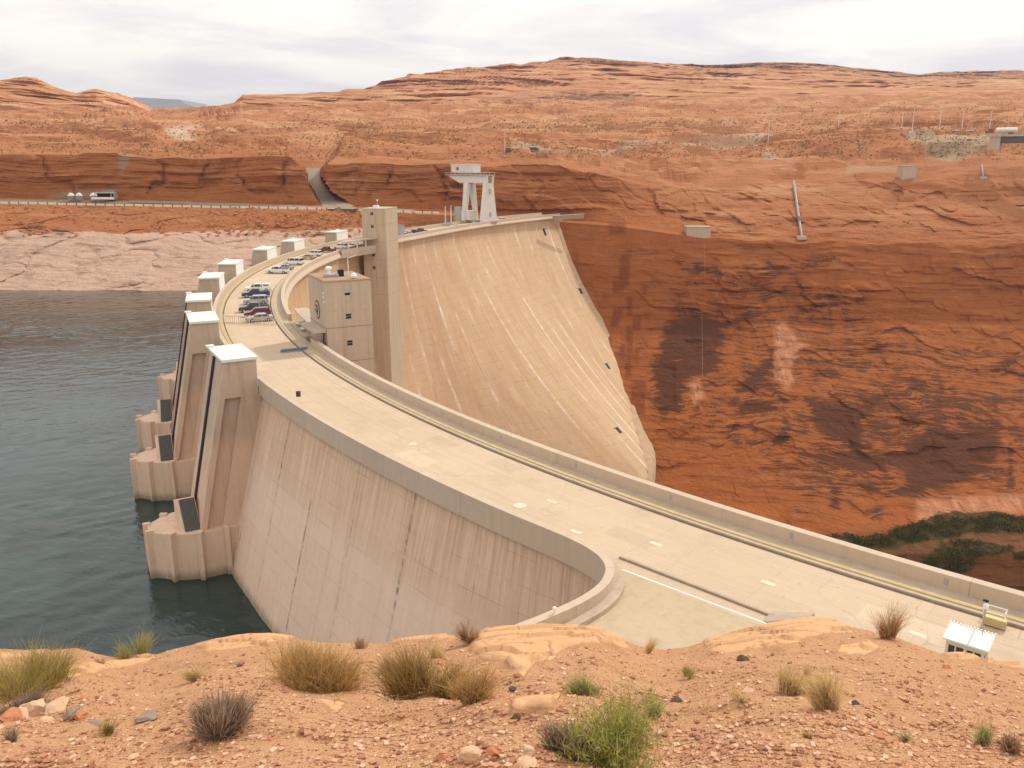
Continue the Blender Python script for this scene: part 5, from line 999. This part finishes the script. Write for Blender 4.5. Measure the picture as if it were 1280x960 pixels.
ROCKS = [(26,897,15,RKT,'tan angular rock between the two left rocks of the pile'), (100,897,12,RKR,'reddish rock leaning on the grey rock of the pile'), (90,894,15,RKG,'rounded grey rock in the rock pile at the left'), (72,886,21,RKT,'flat tan slab on top of the rock pile at the left'), (40,890,22,RKT,'tan rock at the left part of the rock pile'), (12,900,20,RKR,'reddish rock at the left end of the rock pile'), (58,904,12,RKT,'small wedge-shaped tan rock in front of the pile'), (55,876,10,RKG,'small dark lump behind the rock pile'), (120,906,16,RKG,'flat grey stone just right of the rock pile'), (183,899,22,RKG,'wide flat grey stone between the tiny green tuft and the dead grey shrub'), (104,874,13,RKR,'red flat stone above the rock pile'),
         (241,919,8,RKG,'pale pebble at the foot of the dead grey shrub'), (166,948,10,RKT,'cream pebble near the lower left of the ground'), (338,925,7,RKR,'small dark red stone right of the dead grey shrub'), (520,898,7,RKR,'small reddish stone below the olive bush'), (471,925,10,RKT,'flat pale stone left of the bottom rock cluster'), (590,946,22,RKT,'broad tan rock in the bottom rock cluster'), (617,943,17,RKR,'red angular rock in the bottom rock cluster'), (660,940,18,RKT,'pale rounded rock right end of the bottom rock cluster'), (660,955,22,RKT,'pale flat rock at the bottom edge beside the green bush'), (555,948,12,RKR,'small rock at the left of the bottom rock cluster'), (688,958,6,RKT,'round whitish pebble at the bottom edge before the green bush'),
         (929,826,13,RKD,'dark jagged lump on the slope below the right slab'), (846,878,14,RKD,'black charred lump right of the green bush'), (641,863,9,RKD,'dark scrap in the middle of the gravel'), (645,897,10,RKD,'low dark scrap with a shadow left of the green bush'), (934,865,15,RKT,'flat tan stone left of the straw tufts'), (1098,922,13,RKR,'orange stone standing alone on the right gravel'), (957,939,7,RKD,'small dark bluish stone on the bottom right ground'), (1183,835,10,RKR,'dark red stone near the right edge of the rim'), (1037,783,6,RKD,'small dark stone on top of the right slab'), (1068,880,10,RKD,'dark stone at the foot of the right straw tuft')]
def pxm(p): return F / (p.y * CP - (p.z - EYE) * SP)
for i, (u, v, s, mt, lab) in enumerate(ROCKS):
    p = fg(u, v); r = s / pxm(p) / (1.2 if i < 9 else 1.55); V, Fc = stone(p + Vector((0, 0, r * .18)), r, 50 + i, .62 if 'flat' not in lab else .35); tag(mesh('rock', V, Fc, mt), lab, 'rock')
# loose gravel and scree, too many to count
V, Fc = [], []; g = np.random.default_rng(11); cnt = 0
ico = bmesh.new(); _o = bmesh.ops.create_cube(ico, size=1.3); bmesh.ops.triangulate(ico, faces=ico.faces); IV = np.array([v.co[:] for v in ico.verts]); ico.verts.index_update(); IF = np.array([[v.index for v in f.verts] for f in ico.faces]); ico.free()
N = 85000; uu_, vv_ = g.uniform(-60, 1340, N), 775 + 195 * g.uniform(0, 1, N) ** .8
dx, dy, dz = ray(uu_, vv_); t = np.full(N, np.nan)
tl = np.arange(3.5, 16, .05)
for a in tl:
    m_ = np.isnan(t); 
    hitm = m_ & (EYE + dz * a < rim(dx * a, dy * a)); t[hitm] = a - .025
okk = ~np.isnan(t); px, py = dx * t, dy * t; pz = rim(np.nan_to_num(px), np.nan_to_num(py) + 1e-6)
sm = soft(uu_, vv_, SLAB, 4); clus = fbm(np.nan_to_num(px) / 1.1, np.nan_to_num(py) / 1.1, 4., 3)
okk &= (sm < g.uniform(0, 1.1, N)) & (clus > g.uniform(-.55, .40, N)) & (np.hypot(px, py) < np.interp(np.arctan2(px, py), eph, ede) * .995)
idx = np.where(okk)[0]; rad = np.clip(.0035 + .0036 * g.pareto(2.0, len(idx)), .0035, .026)
nk = len(idx); an = g.uniform(0, 6.28, nk); cs_, sn_ = np.cos(an)[:, None], np.sin(an)[:, None]
q = IV[None] * (1 + .22 * g.normal(size=(nk, 8, 3))) * rad[:, None, None] * np.stack([g.uniform(.9, 1.6, nk), np.ones(nk), g.uniform(.4, .8, nk)], -1)[:, None, :]
q = np.stack([q[..., 0] * cs_ - q[..., 1] * sn_, q[..., 0] * sn_ + q[..., 1] * cs_, q[..., 2]], -1) + np.stack([px[idx], py[idx], pz[idx] + rad * .25], -1)[:, None, :]
GVv = q.reshape(-1, 3); GVf = (IF[None] + 8 * np.arange(nk)[:, None, None]).reshape(-1, 3)
m = NT('loose_gravel'); rnd = m.n('ShaderNodeNewGeometry').outputs['Random Per Island']; cr = m.n('ShaderNodeValToRGB', {0: rnd}); els = cr.color_ramp.elements
els[0].color = (.26, .12, .07, 1); els[1].color = (.66, .46, .33, 1)
for p_, c_ in ((.25, (.40, .19, .115, 1)), (.5, (.50, .27, .165, 1)), (.8, (.58, .35, .22, 1))): e = els.new(p_); e.color = c_
m.col(cr.outputs[0]); m.rough(.95, .1)
struct(tri_mesh('loose_gravel', GVv, GVf, m.m), 'loose reddish gravel strewn over the foreground rim', 'gravel', 'stuff')

# shrubs and tufts
def leafmat(name, a, b, tr=.15):
    m = NT(name); rnd = m.n('ShaderNodeNewGeometry').outputs['Random Per Island']; m.col(m.mix(m.ramp(m.math('FRACT', m.math('MULTIPLY', rnd, 7.31)), .80, .84), m.mix(rnd, a, b), m.mix(rnd, (.20, .14, .09), (.52, .41, .29)))); m.rough(.8, .15); cl = m.b.inputs['Base Color'].links[0].from_socket; tl_ = m.n('ShaderNodeBsdfTranslucent', {'Color': cl}); ms = m.n('ShaderNodeMixShader', {0: .42, 1: m.b, 2: tl_}); m.t.links.new(ms.outputs[0], m.t.nodes['Material Output'].inputs['Surface']); return m.m
LM = dict(olive=leafmat('olive_brush', (.20, .12, .03), (.56, .38, .11)), gold=leafmat('golden_brush', (.36, .21, .06), (.70, .48, .18)), green=leafmat('green_brush', (.18, .20, .04), (.56, .56, .15)), yellow=leafmat('yellow_green_brush', (.24, .20, .05), (.62, .50, .14)), grey=leafmat('dead_grey_twigs', (.22, .15, .10), (.48, .37, .28)), straw=leafmat('straw_grass', (.60, .42, .18), (.88, .72, .40)), red=leafmat('red_straw', (.38, .2, .09), (.62, .4, .2)), sprig=leafmat('pale_green_sprig', (.26, .27, .09), (.50, .48, .19)), brown=leafmat('brown_twigs', (.30, .17, .09), (.52, .34, .19)))
def shrub(u, v, wpx, hpx, kind, label, n=None, feather=0, seed=0):
    g = np.random.default_rng(seed); p = fg(u, v); s = 1 / pxm(p); W, H = wpx * s / 2, hpx * s
    n = n or int(np.clip(wpx * hpx * .5, 90, 3200)); V, Fc = [], []; wid = .0031
    sub = [(np.array([np.clip(g.normal(), -1.7, 1.7) * .36 * W, g.normal() * .28 * W]), g.uniform(.7, 1.25)) for _ in range(max(1, int(wpx / 13)))]
    def blade(b, d, L, w, curl, k=4):
        d = d / np.linalg.norm(d); side = np.cross(d, g.normal(size=3)); side /= np.linalg.norm(side) + 1e-9; base = len(V); c = b.copy(); pts = []
        for i in range(k):
            f = i / (k - 1); ww = w * (1 - .75 * f); V.append(c - side * ww); V.append(c + side * ww); pts.append(c.copy())
            c = c + d * L / (k - 1); d = d + curl * np.array([d[0] * .25, d[1] * .25, -.22]) + g.normal(size=3) * .17; d /= np.linalg.norm(d)
            if i: Fc.append((base + 2 * i - 2, base + 2 * i - 1, base + 2 * i + 1, base + 2 * i))
        return pts
    for _ in range(n):
        c, sc = sub[g.integers(len(sub))]; a = g.uniform(0, 6.28); lean = abs(g.normal()) * (.55 if kind not in ('straw', 'red') else .3)
        b = np.array([p.x + c[0] + .2 * W * g.normal(), p.y + c[1] + .16 * W * g.normal(), p.z - .02]); b[2] = float(p.z) + (float(Z0) * 0)
        dr = np.array([math.cos(a) * lean + c[0] / W * .7, math.sin(a) * lean + c[1] / W * .5, 1.])
        L = H * sc * g.uniform(.35, 1.0) * (1.25 if g.uniform() > .96 else 1.); 
        if feather:
            if _ % 14 == 0: pts = blade(b, dr, L, wid * 1.2, .3, 5); last = pts
            else:
                k = g.integers(1, 5); q = last[min(k, 4)] + g.normal(size=3) * .035 * H; blade(q, g.normal(size=3) * .5 + np.array([0, 0, .7]), .16 * H * g.uniform(.5, 1.3), wid * .8, .3, 3)
        else: blade(b, dr, L, wid * (1.35 if kind in ('grey', 'brown') else 1.), .6 if kind != 'grey' else -.1, 4)
    return tag(mesh('grass_tuft' if kind in ('straw', 'red') else 'desert_shrub', V, Fc, LM[kind]), label, 'grass tuft' if kind in ('straw', 'red') else 'shrub')
SH = [(28,868,105,58,'yellow','yellow-green bush cut by the left edge of the picture'), (20,885,60,22,'grey','low dead grey twigs under the yellow-green bush at the left edge'), (168,823,38,30,'sprig','pale green sprig standing on the rim against the water'), (256,808,22,14,'brown','small brown tuft on the rim against the dark water'), (385,858,125,58,'gold','wide golden bush in front of the pale dam face'), (450,811,30,18,'brown','small dry brown shrub on the rim just right of the golden bush'), (266,916,62,74,'grey','dead grey-brown shrub alone in the left gravel'), (138,913,20,27,'yellow','tiny yellow-green tuft right of the rock pile'),
      (530,868,84,62,'olive','dense olive-brown bush in the middle of the foreground'), (592,877,54,44,'gold','smaller golden bush touching the olive bush on its right'), (486,842,28,28,'brown','thin brown shrub on the left flank of the olive bush'), (549,822,34,26,'straw','pale straw tuft behind the olive bush'), (590,803,28,28,'brown','dry brown tuft on the rim left of the smooth slab'), (805,816,18,30,'straw','thin straw tuft on the rim against the grey apron'), (1111,799,28,46,'red','tall reddish straw tuft on the rim left of the guard booth'),
      (705,936,62,48,'grey','grey dead shrub tangled in the left of the bright green bush'), (735,866,44,26,'sprig','small pale green sprig behind the bright green bush'), (984,868,46,40,'straw','pale straw tuft, left one of the pair in the right gravel'), (1042,886,44,58,'straw','taller straw tuft, right one of the pair in the right gravel'), (1015,846,20,12,'straw','tiny straw tuft behind the pair of straw tufts'), (866,848,36,14,'yellow','low yellow tuft on the slope below the apron'), (928,876,34,14,'straw','low flat straw tuft left of the pair of straw tufts'), (1016,924,22,14,'olive','small dark green tuft below the pair of straw tufts'), (1232,930,26,26,'sprig','grey-green tuft near the lower right'), (1132,927,14,16,'sprig','tiny grey-green tuft right of the orange stone'), (58,940,22,14,'olive','tiny green tuft near the lower left'), (14,925,26,16,'grey','small grey tuft at the lower left edge'), (255,844,36,24,'straw','faint straw tuft above the dead grey shrub'), (300,832,16,10,'grey','tiny grey tuft left of the golden bush'), (125,835,36,12,'brown','low dry tuft behind the left slab ledge'), (1262,938,40,22,'brown','dry brown tuft at the lower right edge'), (820,900,30,26,'sprig','thin green twig right of the bright green bush')]
for i, a in enumerate(SH): shrub(*a, seed=100 + i)
shrub(762, 952, 118, 84, 'green', 'bright green feathery bush at the bottom of the picture', n=8500, feather=1, seed=300)

# ------------------------------------------------------------------ light, sky, air
AZ, EL_ = R_(44), R_(44)
sun = bpy.data.lights.new('sun', 'SUN'); sun.energy = 2.35; sun.angle = R_(1.5); sun.color = (1, .92, .79); so = link(bpy.data.objects.new('sun', sun))
sd = Vector((math.sin(AZ) * math.cos(EL_), math.cos(AZ) * math.cos(EL_), math.sin(EL_))); so.rotation_euler = sd.to_track_quat('Z', 'Y').to_euler()
W = bpy.data.worlds.new('World'); S.world = W; W.use_nodes = True; nt = W.node_tree; bg = nt.nodes['Background']; bg.inputs['Strength'].default_value = .1
def wn(t, **k):
    n = nt.nodes.new(t)
    for a, b in k.items(): setattr(n, a, b)
    return n
sky = wn('ShaderNodeTexSky', sky_type='NISHITA', sun_disc=False, sun_elevation=EL_, sun_rotation=AZ)
tc = wn('ShaderNodeTexCoord'); sx = wn('ShaderNodeSeparateXYZ'); nt.links.new(tc.outputs['Generated'], sx.inputs[0])
def wm(op, a, b):
    n = wn('ShaderNodeMath', operation=op)
    for i, q in enumerate((a, b)):
        if hasattr(q, 'is_output'): nt.links.new(q, n.inputs[i])
        else: n.inputs[i].default_value = q
    return n.outputs[0]
zz = wm('ADD', wm('MAXIMUM', sx.outputs[2], 0.), .10); cv = wn('ShaderNodeCombineXYZ'); nt.links.new(wm('DIVIDE', sx.outputs[0], zz), cv.inputs[0]); nt.links.new(wm('DIVIDE', sx.outputs[1], zz), cv.inputs[1])
no = wn('ShaderNodeTexNoise'); no.inputs['Scale'].default_value = .8; no.inputs['Detail'].default_value = 7; no.inputs['Roughness'].default_value = .58; no.inputs['Distortion'].default_value = .5; nt.links.new(cv.outputs[0], no.inputs['Vector'])
mr = wn('ShaderNodeMapRange'); nt.links.new(no.outputs['Fac'], mr.inputs[0]); mr.inputs[1].default_value = .40; mr.inputs[2].default_value = .60
cm = wn('ShaderNodeMix', data_type='RGBA'); nt.links.new(mr.outputs[0], cm.inputs[0]); cm.inputs[6].default_value = (9.6, 8.8, 8.7, 1); cm.inputs[7].default_value = (13.2, 12.1, 10.5, 1)
mx = wn('ShaderNodeMix', data_type='RGBA'); mx.inputs[0].default_value = .93; nt.links.new(sky.outputs[0], mx.inputs[6]); nt.links.new(cm.outputs[2], mx.inputs[7]); nt.links.new(mx.outputs[2], bg.inputs['Color'])
HAZE = True
if HAZE:
    q = MB(); q.box(-11500, 11500, -500, 12500, -194, 1050); hz = q.build('haze', None); m = bpy.data.materials.new('haze_air'); m.use_nodes = True; t_ = m.node_tree; t_.nodes.remove(t_.nodes['Principled BSDF'])
    pvn = t_.nodes.new('ShaderNodeVolumePrincipled'); pvn.inputs['Color'].default_value = (.66, .75, .92, 1); pvn.inputs['Density'].default_value = 7.5e-5; pvn.inputs['Anisotropy'].default_value = .2
    t_.links.new(pvn.outputs[0], t_.nodes['Material Output'].inputs['Volume']); hz.data.materials.append(m); struct(hz, kind='stuff'); hz['label'] = 'thin bluish haze in the air'; hz['category'] = 'haze'
S.view_settings.view_transform = 'Standard'; S.view_settings.look = 'None'; S.view_settings.exposure = .2; S.view_settings.gamma = 1
try: S.view_settings.use_curve_mapping = False
except Exception: pass
S.render.engine = 'CYCLES'
